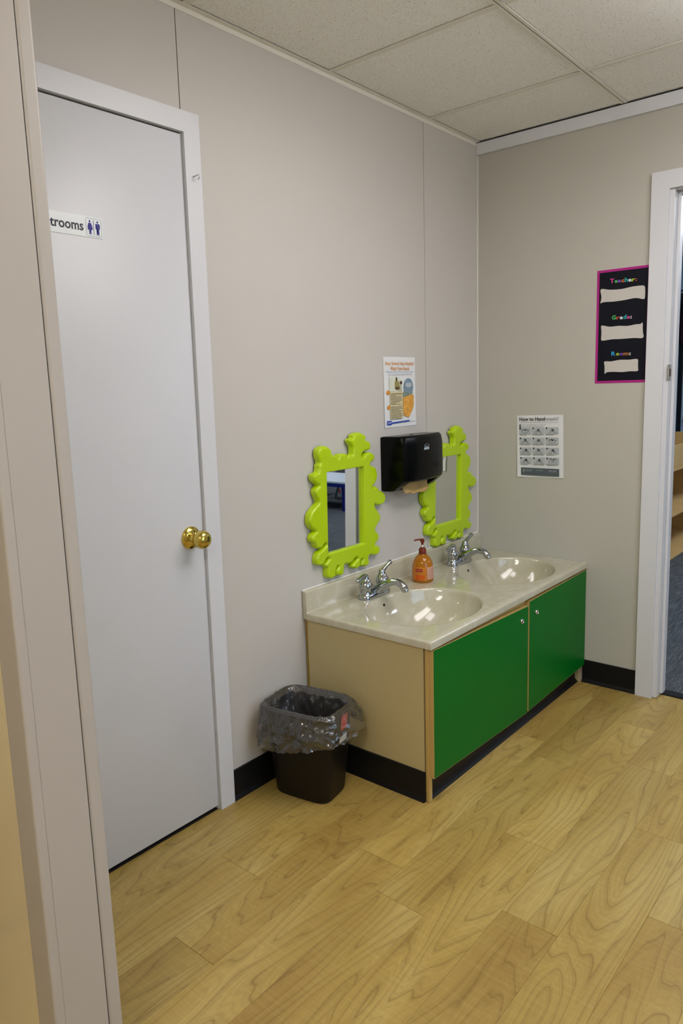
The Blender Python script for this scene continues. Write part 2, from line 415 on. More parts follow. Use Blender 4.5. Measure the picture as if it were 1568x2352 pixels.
sp = MB().box(BX0+.006, BX0+.0078, -.012, .028, 1.312, 1.372).tube([(BX0+.007,-.011,1.314),(BX0+.007,-.011,1.370)], .0045, 8)
sp = sp.build('strike_plate', M_STEEL, t3, 40)
MB().box(BX0+.0079, BX0+.0086, .004, .016, 1.326, 1.356).build('latch_hole', plain('latch_brown',(70,34,24),.6), sp)
struct(MB().quadprism([(.052,-.002),(.054,.005),(.062,.007),(.096,.007),(.104,.005),(.106,-.002)], 'x', BX0+.006, BX1).build('trim_4', M_BASE))

# white board along the top of the back wall
struct(MB().rbox(.0005, X_RIGHT, -.014, 0, H-.052, H-.002, .002).build('trim_5', M_WHITE))

# ------------------------------------------------------------------ ceiling: 2 ft grid
ce = struct(MB().box(-.05, X_RIGHT+.05, Y_NEAR, .05, H+.03, H+.06).build('ceiling', M_DARKGAP))
gx = [0, .645, .645+.6096, .645+2*.6096, X_RIGHT]
gy = [0, -.408, -1.018, -1.627, -2.237, Y_NEAR]
TW = .0115
LIGHT_CELL = {(1,2)}
tiles = {}
for i in range(len(gx)-1):
    for j in range(len(gy)-1):
        if (i,j) in LIGHT_CELL: continue
        x0, x1, y1, y0 = gx[i]+.003, gx[i+1]-.003, gy[j]-.003, gy[j+1]+.003
        w, l = x1-x0, y1-y0
        if w < .05 or l < .05: continue
        key = (round(w,3), round(l,3))
        if key not in tiles: tiles[key] = MB().rbox(-w/2, w/2, -l/2, l/2, 0, .015, .0015, 1).mesh('ceiling_tile')
        link('ceiling_tile', tiles[key], M_TILE, ce, ((x0+x1)/2, (y0+y1)/2, H+.004))
for x in gx[1:-1]:
    MB().box(x-TW, x+TW, Y_NEAR, 0, H, H+.0018).box(x-.001, x+.001, Y_NEAR, 0, H, H+.03).build('main_tee', M_TEE, ce)
for i in range(len(gx)-1):
    for y in gy[1:-1]:
        a = gx[i]+(TW if i else 0); b = gx[i+1]-(TW if i < len(gx)-2 else 0)
        MB().box(a, b, y-TW, y+TW, H+.0004, H+.0022).box(a, b, y-.001, y+.001, H, H+.03).build('cross_tee', M_TEE, ce)
MB().box(.0003, .019, Y_NEAR, 0, H-.0002, H+.0012).box(.0003, .0016, Y_NEAR, -.0005, H-.014, H).build('wall_angle', M_TEE, ce)
MB().box(0, X_RIGHT, -.0155, -.001, H-.001, H+.0005).build('wall_angle', M_DARKGAP, ce)

def troffer(x0, x1, y0, y1, z, strength, rgb, label, group=None, drop=.06):
    r = thing('ceiling_light', label, 'ceiling light', ((x0+x1)/2, (y0+y1)/2, z), 0, group)
    a, b = (x1-x0)/2, (y1-y0)/2
    MB().box(-a, a, -b, -b+.02, -.004, .02).box(-a, a, b-.02, b, -.004, .02).box(-a, -a+.02, -b+.02, b-.02, -.004, .02).box(a-.02, a, -b+.02, b-.02, -.004, .02).build('frame', M_WHITE, r)
    key = 'lamp_%s_%.2f' % (rgb, strength)
    m = MATS.get(key) or emit(key, rgb, strength)
    MB().quadprism([(-a+.03,-.001),(a-.03,-.001),(a-.06,-drop),(-a+.06,-drop)], 'y', -b+.03, b-.03).build('diffuser', m, r)
    return r
troffer(.6625, 1.238, -1.610, -1.035, H, LAMP_WASH*.7, (252,246,246), 'square recessed fluorescent ceiling light panel near the restroom door', None, .006)
troffer(1.30, 1.82, -1.75, -.50, H-.002, LAMP_WASH*.9, (252,247,246), 'long drop-lens fluorescent ceiling light in front of the vanity', None, .13)
troffer(1.3, 1.9, -4.4, -3.2, H-.022, LAMP_HALL, (255,246,232), 'recessed warm ceiling light panel in the hall')

# ------------------------------------------------------------------ classroom beyond the doorway
CXL, CXR, CYF = -.22, 7.0, 8.2
struct(MB().box(CXL-.1, CXR, .1, CYF, -.03, .0).build('floor_classroom', M_CARPET))
struct(MB().box(CXL-.1, CXL, .1, CYF, 0, H+.1).build('wall_classroom', M_BLUEWALL))
struct(MB().box(CXL-.1, CXR+.1, CYF, CYF+.1, 0, H+.1).build('wall_far', M_BLUEWALL))
struct(MB().box(CXR, CXR+.1, .1, CYF, 0, H+.1).build('wall_east', M_WALLB))
struct(MB().box(X_RIGHT, CXR, 0, .1, 0, H+.1).build('wall_south', M_WALLB))
cc = struct(MB().box(CXL-.1, CXR, .1, CYF, H+.006, H+.06).build('ceiling_classroom', M_TILE))
g = MB()
yy = .4
while yy < CYF: g.box(CXL, CXR, yy-TW, yy+TW, H, H+.0055); yy += .61
xx = .1
while xx < CXR: g.box(xx-TW, xx+TW, .1, CYF, H-.0006, H+.005); xx += .61
g.build('ceiling_grid', M_TEE, cc)
for x in (1.4, 3.85):
    for y in (1.9, 4.4):
        troffer(x-.3, x+.3, y-.6, y+.6, H-.006, LAMP_CLASS, (235,243,255), 'recessed cool white ceiling light panel in the carpeted classroom', 'classroom ceiling lights')

# ------------------------------------------------------------------ vanity cabinet
CW, DEP, ZC, ZS = 1.236, .536, .542, .619
YL = -CW
va = thing('vanity_cabinet', 'low tan vanity cabinet with two green doors under the double sink', 'cabinet', (0,0,0))
MB().box(.004, .4985, -1.224, -1.206, .004, .516).build('side_panel', M_TAN, va)
MB().rbox(.5035, .5165, -1.2235, -1.2065, .001, .516, .001, 1).build('face_stile', M_TANEDGE, va)
MB().quadprism([(.003,.1),(.484,.1),(.487,.05),(.497,.015),(.5165,.001),(.5165,.516),(.003,.516)], 'y', -.022, -.004).build('side_panel', M_TAN, va)
MB().box(.004, .5, -1.206, -.022, .095, .108).build('bottom_panel', M_TAN, va)
MB().box(.5035, .5165, -1.206, -.022, .484, .514).build('face_rail', M_TANEDGE, va)
MB().box(.5035, .5165, -.572, -.552, .10, .484).build('face_stile', M_TANEDGE, va)
MB().quadprism([(.486,0),(.512,0),(.505,.007),(.499,.018),(.498,.094),(.486,.094)], 'y', -1.205, -.023).build('toe_kick', M_BASE, va)
MB().quadprism([(-1.2245,0),(-1.236,0),(-1.234,.006),(-1.2305,.016),(-1.230,.1),(-1.2245,.1016)], 'x', .004, .5035).build('cove_base', M_BASE, va)
MB().quadprism([(.004,.12),(.014,.12),(.012,.2),(.015,.3),(.0125,.4),(.013,.51),(.004,.51)], 'y', -1.2252, -1.2242).build('glue_strip', plain('old_glue',(150,124,60),.6,var=.5), va)
def vdoor(y0, y1, zb0, zb1, zt0, zt1, lock):
    e = .0022
    d = MB().quadprism([(y0+e,zb0+e),(y1-e,zb1+e),(y1-e,zt1-e),(y0+e,zt0-e)], 'x', .5335, .5347).build('door', M_GREEN, va)
    MB().quadprism([(y0,zb0),(y1,zb1),(y1,zt1),(y0,zt0)], 'x', .5172, .5334).build('edge_band', M_TANEDGE, d)
    lk = MB().lathe([(0,0),(.0105,0),(.0105,.003),(.009,.0055),(.0065,.006),(.006,.0045),(0,.0045)], 24, (0,0,0), 'x').build('lock', M_STEEL, d, 40, (.5347,)+lock)
    lk['label'] = 'small round chrome cabinet lock'
    return d
vdoor(-1.2215, -.5665, .087, .064, .512, .490, (-.622,.444))
vdoor(-.558, -.006, .066, .080, .504, .510, (-.498,.447))

# ------------------------------------------------------------------ countertop with two moulded bowls
BOWLS = [(.308,-.926,.187,.238), (.308,-.309,.187,.238)]
def bowl_depth(rr):
    s_ = 1-rr**2.3
    return .168*(.012*math.log(1+math.exp(min(200, s_/.012))))**.66
def ctop():
    R_ = .007
    fine = [0,.0012,.0028,.0048,.007]
    xs = [.020]+[.020+(DEP-.027-.020)*i/150 for i in range(1,151)]+[DEP-f for f in fine[::-1]][1:]
    ys = [YL+f for f in fine]+[YL+.007+(CW-.008)*i/345 for i in range(1,346)]
    vs, fs = [], []
    def hz(x, y):
        z = ZC
        for d in (DEP-x, y-YL):
            if d < R_: z -= R_-math.sqrt(max(0, R_*R_-(R_-d)**2))
        for cx, cy, a, b in BOWLS:
            rr = math.hypot((x-cx)/a, (y-cy)/b)
            if rr < 1.2: z -= bowl_depth(rr)
        d = x-.020                                # cove into the backsplash
        if d < .008: z += .008-math.sqrt(max(0,.008**2-(.008-d)**2))
        return z
    nx, ny = len(xs), len(ys)
    for y in ys:
        for x in xs: vs.append((x,y,hz(x,y)))
    for j in range(ny-1):
        for i in range(nx-1): fs.append((j*nx+i, j*nx+i+1, (j+1)*nx+i+1, (j+1)*nx+i))
    zb = .517
    k = len(vs)                                   # skirts
    for j in range(ny): vs.append((DEP, ys[j], zb))
    for j in range(ny-1): fs.append((j*nx+nx-1, k+j, k+j+1, (j+1)*nx+nx-1))
    k2 = len(vs)
    for i in range(nx): vs.append((xs[i], YL, zb))
    for i in range(nx-1): fs.append((i, k2+i, k2+i+1, i+1))
    m = MB().add(vs, fs)
    m.add([(.02,YL,zb),(DEP,YL,zb),(DEP,YL+.04,zb),(.02,YL+.04,zb)], [(0,1,2,3)])
    m.add([(DEP-.03,YL,zb),(DEP,YL,zb),(DEP,0-.001,zb),(DEP-.03,0-.001,zb)], [(0,1,2,3)])
    return m
vt = thing('vanity_countertop', 'cream cultured marble countertop with two oval basins and backsplash', 'countertop', (0,0,0))
me = ctop().mesh('countertop', 50); link('countertop', me, M_MARBLE, vt)
MB().rbox(.0008, .0225, YL, -.0015, .517, ZS, .005, 3).build('backsplash', M_MARBLE, vt, 40)
MB().tube([(.0035,YL,ZS+.0005),(.0035,-.004,ZS+.0005)], .0032, 6).build('caulk_bead', M_CAULK, vt)
M_HOLE = plain('hole_black', (6,6,6), .8)
for cx, cy, a, b in BOWLS:
    # overflow hole on the wall side of the bowl, drain at the bottom
    rr = .968; x = cx-a*rr; z = ZC-bowl_depth(rr)
    sl = math.atan2((bowl_depth(rr-.005)-bowl_depth(rr+.005))/(.01*a), 1)
    nrm = Vector((math.sin(sl), 0, math.cos(sl)))
    m = MB().lathe([(0,0),(.0052,0),(.0052,.0012),(0,.0012)], 20)
    o = m.build('overflow_hole', M_HOLE, vt); o.location = Vector((x, cy+.0, z))+nrm*.0006
    o.rotation_euler = nrm.to_track_quat('Z','Y').to_euler()
    MB().lathe([(0,0),(.021,0),(.022,.002),(.016,.0035),(.014,.001),(0,.001)], 28).build('drain', M_CHROME, vt, 40, (cx, cy, ZC-.1685))

# ------------------------------------------------------------------ faucets
def faucet(loc, label):
    r = thing('faucet', label, 'faucet', loc, 0, None)
    # base: stadium footprint lofted up to a narrower top
    m = MB(); rings = [(.027,.055,.0),(.028,.054,.004),(.0265,.054,.012),(.023,.053,.020),(.018,.051,.024)]
    n = 48; vs = []; fs = []
    for rad, hl, z in rings:
        for k in range(n):
            a = 2*PI*k/n; c, s_ = math.cos(a), math.sin(a)
            vs.append((rad*c, (hl if s_ >= 0 else -hl)+rad*s_, z))
    for i in range(len(rings)-1):
        for k in range(n): fs.append((i*n+k, i*n+(k+1)%n, (i+1)*n+(k+1)%n, (i+1)*n+k))
    fs += [list(range(n))[::-1], list(range((len(rings)-1)*n, len(rings)*n))]
    m.add(vs, fs).build('base', M_CHROME, r, 40)
    # spout: thick foot sweeping up and forward over the bowl
    path = [(-.014,0,.010),(.003,0,.018),(.024,0,.030),(.047,0,.045),(.069,0,.058),(.090,0,.0665),(.108,0,.0675),(.124,0,.0625),(.136,0,.0530),(.1425,0,.0425)]
    rad = [.027,.0255,.0225,.0195,.0175,.0165,.0160,.0158,.0150,.0132]
    sp_ = MB().tube(path, rad, 20, True, [.85,.85,.85,.85,.82,.82,.82,.86,.95,1]).build('spout', M_CHROME, r, 50)
    MB().tube([(.1415,0,.044),(.1448,0,.0385),(.1455,0,.0365)], [.0115,.0115,.010], 18).build('aerator', M_STEEL, sp_, 40)
    MB().tube([(-.02,0,.024),(-.02,0,.052)], .0022, 8).lathe([(0,.05),(.004,.05),(.005,.054),(.003,.059),(0,.06)], 12, (-.02,0,0)).build('lift_rod', M_CHROME, r, 40)
    for sgn in (-1, 1):
        y = .0508*sgn
        h = MB().lathe([(.0235,.014),(.0235,.02),(.0205,.0245),(.0200,.032),(.0225,.038),(.0258,.046),(.0250,.054),(.0200,.064),(.0150,.073),(.0128,.080),(.0120,.086),(.0075,.092),(0,.0935)], 28).build('handle', M_CHROME, r, 50, (0, y, 0))
        if sgn < 0: pth = [(.0,.0,.082),(.002,-.012,.0890),(.005,-.028,.0885),(.008,-.044,.0855),(.0105,-.059,.0815),(.0115,-.066,.0795)]
        else: pth = [(.0,.0,.082),(.001,.010,.090),(.003,.021,.0975),(.005,.032,.1045),(.007,.043,.1110),(.008,.048,.114)]
        MB().tube(pth, [.0100,.0095,.0072,.0078,.0098,.0070], 16).build('lever', M_CHROME, h, 50)
    return r
faucet((.083,-.926,ZC), 'chrome two-handle faucet on the basin beside the bare end of the countertop')
faucet((.083,-.309,ZC), 'chrome two-handle faucet on the basin next to the back wall')

# ------------------------------------------------------------------ soap bottle
def soap():
    bx, by = .118, -.650
    r = thing('soap_bottle', 'orange hand soap pump bottle standing between the two faucets', 'soap bottle', (bx,by,ZC))
    t = NT('amber_soap'); t.set(Base_Color=lin(214,136,10), Roughness=.06, Transmission_Weight=.6, IOR=1.35, Coat_Weight=.4, Subsurface_Weight=.05, Subsurface_Radius=(.02,.01,.002), Subsurface_Scale=.5)
    prof = [(0,0),(.038,0),(.0425,.004),(.0440,.010),(.0432,.016),(.0432,.03),(.0425,.055),(.0415,.066),(.0385,.080),(.0335,.091),(.0265,.101),(.0185,.108),(.0152,.112),(.0150,.114),(0,.114)]
    MB().lathe(prof, 40).build('bottle', t.m, r, 40)
    MC = plain('rust_plastic', (108,30,6), .3)
    MB().lathe([(0,.111),(.0152,.111),(.0155,.113),(.0150,.131),(.0138,.133),(.0105,.1345),(.0095,.139),(0,.139)], 28).build('collar', MC, r, 40)
    MB().lathe([(0,.138),(.0042,.138),(.0042,.151),(0,.151)], 16).build('pump_stem', plain('white_plastic',(225,220,210),.35), r, 40)
    a = math.atan2(-rgt.y, -rgt.x)+.12; dx, dy = math.cos(a), math.sin(a)
    MB().lathe([(0,.148),(.0046,.148),(.0052,.156),(.0082,.160),(.0088,.1665),(.0075,.172),(0,.173)], 20).tube([(0,0,.1695),(dx*.012,dy*.012,.1698),(dx*.024,dy*.024,.1692),(dx*.034,dy*.034,.1665)], [.0045,.0042,.0036,.0028], 10).build('pump_head', MC, r, 40)
    fc = math.atan2(CAM.y-by, CAM.x-bx)          # direction of the front label
    def rad(h):
        for (r0_,h0),(r1_,h1) in zip(prof[1:], prof[2:]):
            if h0 <= h <= h1 and h1 > h0: return r0_+(r1_-r0_)*(h-h0)/(h1-h0)
        return .043
    def patch(name, a0, a1, h0, h1, mat, par, off=.0004, na=12, nh=6):
        vs, fs = [], []
        for j in range(nh+1):
            h = h0+(h1-h0)*j/nh
            for i in range(na+1):
                an = fc+math.radians(a0+(a1-a0)*i/na); q = rad(h)+off; vs.append((q*math.cos(an), q*math.sin(an), h))
        for j in range(nh):
            for i in range(na): fs.append((j*(na+1)+i, j*(na+1)+i+1, (j+1)*(na+1)+i+1, (j+1)*(na+1)+i))
        return MB().add(vs, fs).build(name, mat, par, 60)
    lab = patch('front_label', -58, 20, .012, .066, plain('peach_label',(196,120,34),.3), r)
    patch('brand_panel', -41, 0, .047, .0585, plain('label_red',(140,16,22),.35), lab, .0008)
    patch('fruit_print', -40, 10, .014, .034, plain('orange_print',(196,84,6),.35,var=.3), lab, .0008)
    patch('print_line', -35, -5, .040, .0415, plain('print_brown',(150,80,30),.4), lab, .0008, 8, 1)
    bl = patch('back_label', 24, 80, .015, .064, plain('pink_label',(206,160,138),.4), r)
    for q in range(9): patch('print_line', 28, 74, .019+q*.0048, .0204+q*.0048, plain('print_mauve',(150,100,92),.5), bl, .0007, 8, 1)
    # scribbled white word on the red panel
    m = MB()
    for q in range(9):
        an = fc+math.radians(-37+q*4.0); R1 = rad(.052)+.0011; hh = .0058 if q in (0,5) else .0038
        an2 = an+math.radians(2.4)
        m.add([(R1*math.cos(an),R1*math.sin(an),.0508),(R1*math.cos(an2),R1*math.sin(an2),.0508),(R1*math.cos(an2),R1*math.sin(an2),.0508+hh),(R1*math.cos(an),R1*math.sin(an),.0508+hh)], [(0,1,2,3)])
    m.build('brand_word', plain('label_pink',(214,120,110),.4), lab)
soap()

# ------------------------------------------------------------------ lime mirrors
Z1 = [(240,700),(262,640),(235,560),(222,480),(240,400),(290,355),(350,340),(420,365),(465,420),(478,490),(505,500),(552,508),(590,562),(612,502),(660,480),(720,485),(758,532),(788,492),(850,495),(885,505),(890,440),(885,360),(850,300),(828,260),(840,220),(885,205),(888,160),(925,125),(955,115),(1000,97),(1060,115),(1110,145),(1128,190),(1120,238),(1170,250),(1205,290),(1215,350),(1205,400),(1170,430),(1110,440),(1070,470),(1052,522),(1082,535),(1126,480),(1180,455),(1240,465),(1275,500),(1285,560),(1270,610),(1225,640),(1208,672),(1218,700),(1265,705),(1310,740),(1332,800),(1340,880),(1325,960),(1290,1030),(1258,1070),(1264,1090),(1300,1070),(1330,1075),(1360,1095),(1378,1140),(1440,1165),(1480,1210),(1495,1270),(1485,1340),(1450,1390),(1390,1415),(1330,1410),(1302,1390)]
Z2 = [(1302,75),(1320,130),(1370,190),(1400,250),(1405,310),(1390,370),(1350,430),(1320,490),(1318,530),(1355,560),(1378,610),(1380,670),(1360,720),(1325,765),(1320,795),(1370,800),(1400,830),(1405,880),(1390,930),(1350,970),(1290,985),(1230,975),(1205,1000),(1200,1040),(1215,1090),(1205,1140),(1170,1175),(1110,1185),(1070,1160),(1074,1120),(1088,1058),(1062,1056),(1054,1110),(1052,1150),(1030,1200),(980,1225),(930,1215),(902,1180),(925,1132),(1000,1040),(965,1028),(905,1105),(870,1128),(820,1150),(770,1135),(740,1132),(725,1170),(722,1240),(715,1300),(680,1335),(630,1340),(592,1320),(585,1260),(600,1225),(624,1176),(598,1172),(580,1225),(576,1290),(570,1350),(530,1385),(480,1395),(435,1370),(418,1320),(418,1250),(420,1205),(390,1180),(372,1140),(402,1100),(452,1035),(420,1018),(372,1090),(350,1138),(300,1160),(245,1150),(225,1110),(220,1050),(235,980),(262,920),(312,882),(398,785),(370,762),(318,838),(268,858),(220,840),(195,790),(180,758),(150,745),(130,710),(128,660),(150,600),(195,560),(200,540),(150,510),(110,460),(85,390),(82,330),(95,250),(130,180),(190,100),(235,50)]
Z1b = [(246,1340),(215,1270),(190,1210),(185,1160),(200,1110),(240,1065),(245,1050),(190,1010),(155,970),(140,915),(150,860),(190,835),(225,820),(240,760)]
px_out = [(690+x/7.84, 980+y/7.84) for x,y in Z1]+[(690+x/7.84, 1150+y/7.84) for x,y in Z2]+[(690+x/7.84, 980+y/7.84) for x,y in Z1b]
MYC, MZC, MT = -1.012, .879, .026
out = []
for p in px_out:
    q = unproject(p[0], p[1], 'x', .006 if p[0] < 790 else .016)   # the mirror hangs on the wall: silhouette of its thick edge
    out.append((q.y-MYC, q.z-MZC))
def catmull(P, n=4):
    R_ = []; L = len(P)
    for i in range(L):
        p0, p1, p2, p3 = (Vector(P[(i+k)%L]) for k in (-1,0,1,2))
        for j in range(n):
            t = j/n
            R_.append(.5*((2*p1)+(p2-p0)*t+(2*p0-5*p1+4*p2-p3)*t*t+(3*p1-p0-3*p2+p3)*t**3))
    return R_
def curve_mesh(name, loops, extrude, bevel, res=3):
    cu = bpy.data.curves.new(name, 'CURVE'); cu.dimensions = '2D'; cu.fill_mode = 'BOTH'
    for lp in loops:
        s_ = cu.splines.new('POLY'); s_.points.add(len(lp)-1); s_.use_cyclic_u = True
        for pt, q in zip(s_.points, lp): pt.co = (q[0], q[1], 0, 1)
    cu.extrude = extrude; cu.bevel_depth = bevel; cu.bevel_resolution = res; cu.offset = -bevel
    o = bpy.data.objects.new(name, cu); COL.objects.link(o)
    dg = bpy.context.evaluated_depsgraph_get(); me_ = bpy.data.meshes.new_from_object(o.evaluated_get(dg))
    bpy.data.objects.remove(o); bpy.data.curves.remove(cu); return me_
IN = (-.1045, .1065, -.148, .1475)               # inner rectangle, local u0 u1 v0 v1
def rrect(u0, u1, v0, v1, r, n=5):
    R_ = []
    for cx, cy, a0 in ((u1-r,v1-r,0),(u0+r,v1-r,90),(u0+r,v0+r,180),(u1-r,v0+r,270)):
        for k in range(n+1):
            a = math.radians(a0+90*k/n); R_.append((cx+r*math.cos(a), cy+r*math.sin(a)))
    return R_
def frame_mesh():
    """moulded frame: outline and hole as a distance field, rounded edge, standing MT off the wall"""
    import numpy as np
    P_ = np.array([tuple(p) for p in catmull(out, 4)])
    u0, u1 = P_[:,0].min()-.006, P_[:,0].max()+.006; v0, v1 = P_[:,1].min()-.006, P_[:,1].max()+.006
    h = .0015
    nu, nv = int((u1-u0)/h)+1, int((v1-v0)/h)+1
    U, V = np.meshgrid(u0+h*np.arange(nu), v0+h*np.arange(nv)); Q = np.stack([U.ravel(), V.ravel()], 1)
    def sdf(Q):
        d = np.full(len(Q), 9.0); ins = np.zeros(len(Q), bool)
        A, B = P_, np.roll(P_, -1, 0)
        for a_, b_ in zip(A, B):
            e = b_-a_; w = Q-a_; L2 = max(1e-12, e@e); t_ = np.clip(w@e/L2, 0, 1)
            d = np.minimum(d, ((w-t_[:,None]*e)**2).sum(1))
            c = (a_[1] > Q[:,1]) != (b_[1] > Q[:,1])
            if a_[1] != b_[1]: ins ^= c & (Q[:,0] < (b_[0]-a_[0])*(Q[:,1]-a_[1])/(b_[1]-a_[1])+a_[0])
        d = np.sqrt(d)*np.where(ins, 1, -1)
        q = np.abs(Q-np.array([(IN[0]+IN[1])/2, (IN[2]+IN[3])/2]))-np.array([(IN[1]-IN[0])/2, (IN[3]-IN[2])/2])
        hole = np.sqrt((np.maximum(q, 0)**2).sum(1))+np.minimum(q.max(1), 0)
        return d, hole
    d, hole = sdf(Q); D = np.minimum(d, hole)
    # snap the border vertices on the contour
    Dg = D.reshape(nv, nu); gv, gu = np.gradient(Dg, h); g_ = np.stack([gu.ravel(), gv.ravel()], 1); g_ /= np.maximum(1e-6, np.linalg.norm(g_, axis=1))[:,None]
    keep = D > -.62*h; snap = keep & (D < .62*h)
    Q2 = Q.copy(); Q2[snap] -= g_[snap]*D[snap][:,None]
    Dc = np.clip(np.where(snap, 0, D), 0, None)
    Ro, Ri = .0105, .003
    dd, hh = np.clip(np.where(snap & (d < hole), 0, d), 0, None), np.clip(np.where(snap & (hole <= d), 0, hole), 0, None)
    prof = lambda x, R_, e: e*np.sqrt(np.clip(1-(1-np.clip(x/R_, 0, 1))**2, 0, 1))
    z = np.minimum(.012+prof(dd, Ro, MT-.012), MT-.003+prof(hh, Ri, .003))
    idx = -np.ones(len(Q), int); idx[keep] = np.arange(keep.sum())
    vs = [(Q2[k,0], -z[k]-.0006, Q2[k,1]) for k in np.nonzero(keep)[0]]
    I = idx.reshape(nv, nu); fs = []; edges = {}
    for j in range(nv-1):
        for i in range(nu-1):
            c4 = (I[j,i], I[j,i+1], I[j+1,i+1], I[j+1,i])
            ok = [int(x) for x in c4 if x >= 0]
            if len(ok) >= 3:
                fs.append(ok)
                for a_, b_ in zip(ok, ok[1:]+ok[:1]):
                    if (b_, a_) in edges: edges.pop((b_, a_))
                    else: edges[(a_, b_)] = 1
    back = {}
    for a_, b_ in edges:
        for q in (a_, b_):
            if q not in back: back[q] = len(vs); vs.append((vs[q][0], -.0006, vs[q][2]))
        fs.append([b_, a_, back[a_], back[b_]])
    return MB().add(vs, fs).mesh('frame', 55)
me = frame_mesh()
def lime_mirror(loc, label):
    r = thing('wall_mirror', label, 'mirror', loc, LW)
    r.rotation_euler = (math.radians(.8), 0, LW); r.location.x += .0035
    f = link('frame', me, M_LIME, r)
    MB().box(IN[0]-.004, IN[1]+.004, -.0125, -.0105, IN[2]-.004, IN[3]+.004).build('glass', M_MIRROR, r)
    MB().box(IN[0]-.004, IN[1]+.004, -.0104, -.001, IN[2]-.004, IN[3]+.004).build('backing', M_DARKGAP, r)
    return r
lime_mirror((0,MYC,MZC), 'lime green wavy framed mirror reflecting a table, left clear of the towel dispenser')
lime_mirror((0,MYC+.7065,MZC-.016), 'lime green wavy framed mirror partly covered by the black towel dispenser')

# ------------------------------------------------------------------ paper towel dispenser
def dispenser():
    yc = -.6165; hw = .1415; z0, z1 = .912, 1.126
    r = thing('paper_towel_dispenser', 'black plastic paper towel dispenser mounted on the wall between the mirrors', 'dispenser', (0,yc,0), LW)
    # side profile (depth, z): front face, undercut at the bottom
    n = 16; vs = []; fs = []
    def depth(u, base): return base+.018*(1-(u/hw)**2)
    def ring(u):
        d = depth(u, .106); dt = depth(u, .100)
        return [(0,z1-.002),(-.012,z1),(-(dt-.008),z1+.002),(-(dt),z1-.006),(-d,z1-.03),(-(d+.002),z0+.06),(-(d-.002),z0+.042),(-(d-.008),z0+.036),(-.060,z0+.004),(-.052,z0),(-.010,z0-.002),(0,z0)]
    us = [-hw,-hw+.002]+[-hw+.006+(2*hw-.012)*i/n for i in range(n+1)]+[hw-.002,hw]
    for u in us:
        e = max(0, abs(u)-hw+.006)/.006; ins = .0032*(1-math.sqrt(max(0,1-e*e)))
        for (y, z) in ring(u):
            cy, cz = -.05, (z0+z1)/2
            vs.append((u, min(0, y+ins*(1 if y < cy else 0)), z-ins*(1 if z > cz else -1)))
    L = 12
    for i in range(len(us)-1):
        for k in range(L):
            if k in (7,8): # open slot in the underside, centre only
                if 4 <= i <= len(us)-6: continue
            fs.append((i*L+k, i*L+(k+1)%L, (i+1)*L+(k+1)%L, (i+1)*L+k))
    fs += [list(range(L))[::-1], list(range((len(us)-1)*L, len(us)*L))]
    MB().add(vs, fs).build('cover', M_BLACKP, r, 28)
    MB().box(-hw+.01, hw-.01, -.06, -.0008, z0+.05, z1-.02).build('cartridge', plain('dark_inside',(30,24,18),.7), r)
    MB().lathe([(0,0),(.006,0),(.006,.001),(0,.001)], 16).build('key_hole', M_HOLE, r, None, (.0,-.05,z1+.0012))
    # logo plate
    u0, v0 = -.006, 1.079
    yl = -(depth(.0,.106)+.0012)
    MB().rbox(u0-.017, u0+.017, yl-.0012, yl+.0016, v0-.010, v0-.001, .003, 2).build('logo_block', plain('logo_grey',(176,190,202),.35), r)
    a = [(u0+.017*math.cos(t_), v0+.004+.008*math.sin(t_)) for t_ in [PI*i/10 for i in range(11)]]
    MB().tube([(p[0], yl-.0004, p[1]) for p in a], .0009, 6).build('logo_arch', plain('logo_grey2',(120,132,144),.4), r)
    return r, -yl, (u0, v0)
disp, dlift, (du, dv) = dispenser()
# the towel hanging out
m = MB(); vs = []; fs = []
N1, N2 = 24, 8
for i in range(N1+1):
    u = -.095+.19*i/N1
    for j in range(N2+1):
        t_ = j/N2
        sag = .012*(1-(u/.1)**2)
        vs.append((u*(1-.12*t_)+.004*math.sin(u*60), -.050-.034*t_+.004*math.sin(u*45+t_*3), .955-.052*math.sin(t_*PI*.62)-sag*t_+.002*math.sin(u*80+j)))
for i in range(N1):
    for j in range(N2): fs.append((i*(N2+1)+j, i*(N2+1)+j+1, (i+1)*(N2+1)+j+1, (i+1)*(N2+1)+j))
tw = m.add(vs, fs).build('paper_towel', plain('kraft_towel',(198,166,106),.85,var=.08), None, 60, (0,-.6165,0), LW)
tag(tw, 'tan paper towel hanging out of the black dispenser', 'paper towel')

# ------------------------------------------------------------------ waste bin and liner
BC, BR = Vector((.155,-1.388,0)), math.radians(10)
def rr_ring(a, b, r, n=96):
    """rounded rectangle, n points by angle"""
    R_ = []
    for k in range(n):
        t_ = 2*PI*k/n; c, s_ = math.cos(t_), math.sin(t_)
        p = 5.0
        q = (abs(c/a)**p+abs(s_/b)**p)**(-1/p); R_.append((q*c, q*s_))
    return R_
wbn = thing('waste_bin', 'small dark brown plastic wastebasket beside the vanity', 'waste bin', BC, BR)
def loft(m, rings, closed_bottom=True, n=96):
    vs = []; fs = []
    for ring, z in rings: vs += [(x,y,z) for x,y in ring]
    for i in range(len(rings)-1):
        for k in range(n): fs.append((i*n+k, i*n+(k+1)%n, (i+1)*n+(k+1)%n, (i+1)*n+k))
    if closed_bottom: fs.append(list(range(n))[::-1])
    return m.add(vs, fs)
M_BIN = plain('brown_plastic', (17,11,9), .45, var=.1, Specular_IOR_Level=.3)
bot, top = (.103,.074), (.130,.094)
def at(h, off=0): t_ = h/.300; return rr_ring(bot[0]+(top[0]-bot[0])*t_+off, bot[1]+(top[1]-bot[1])*t_+off, .03)
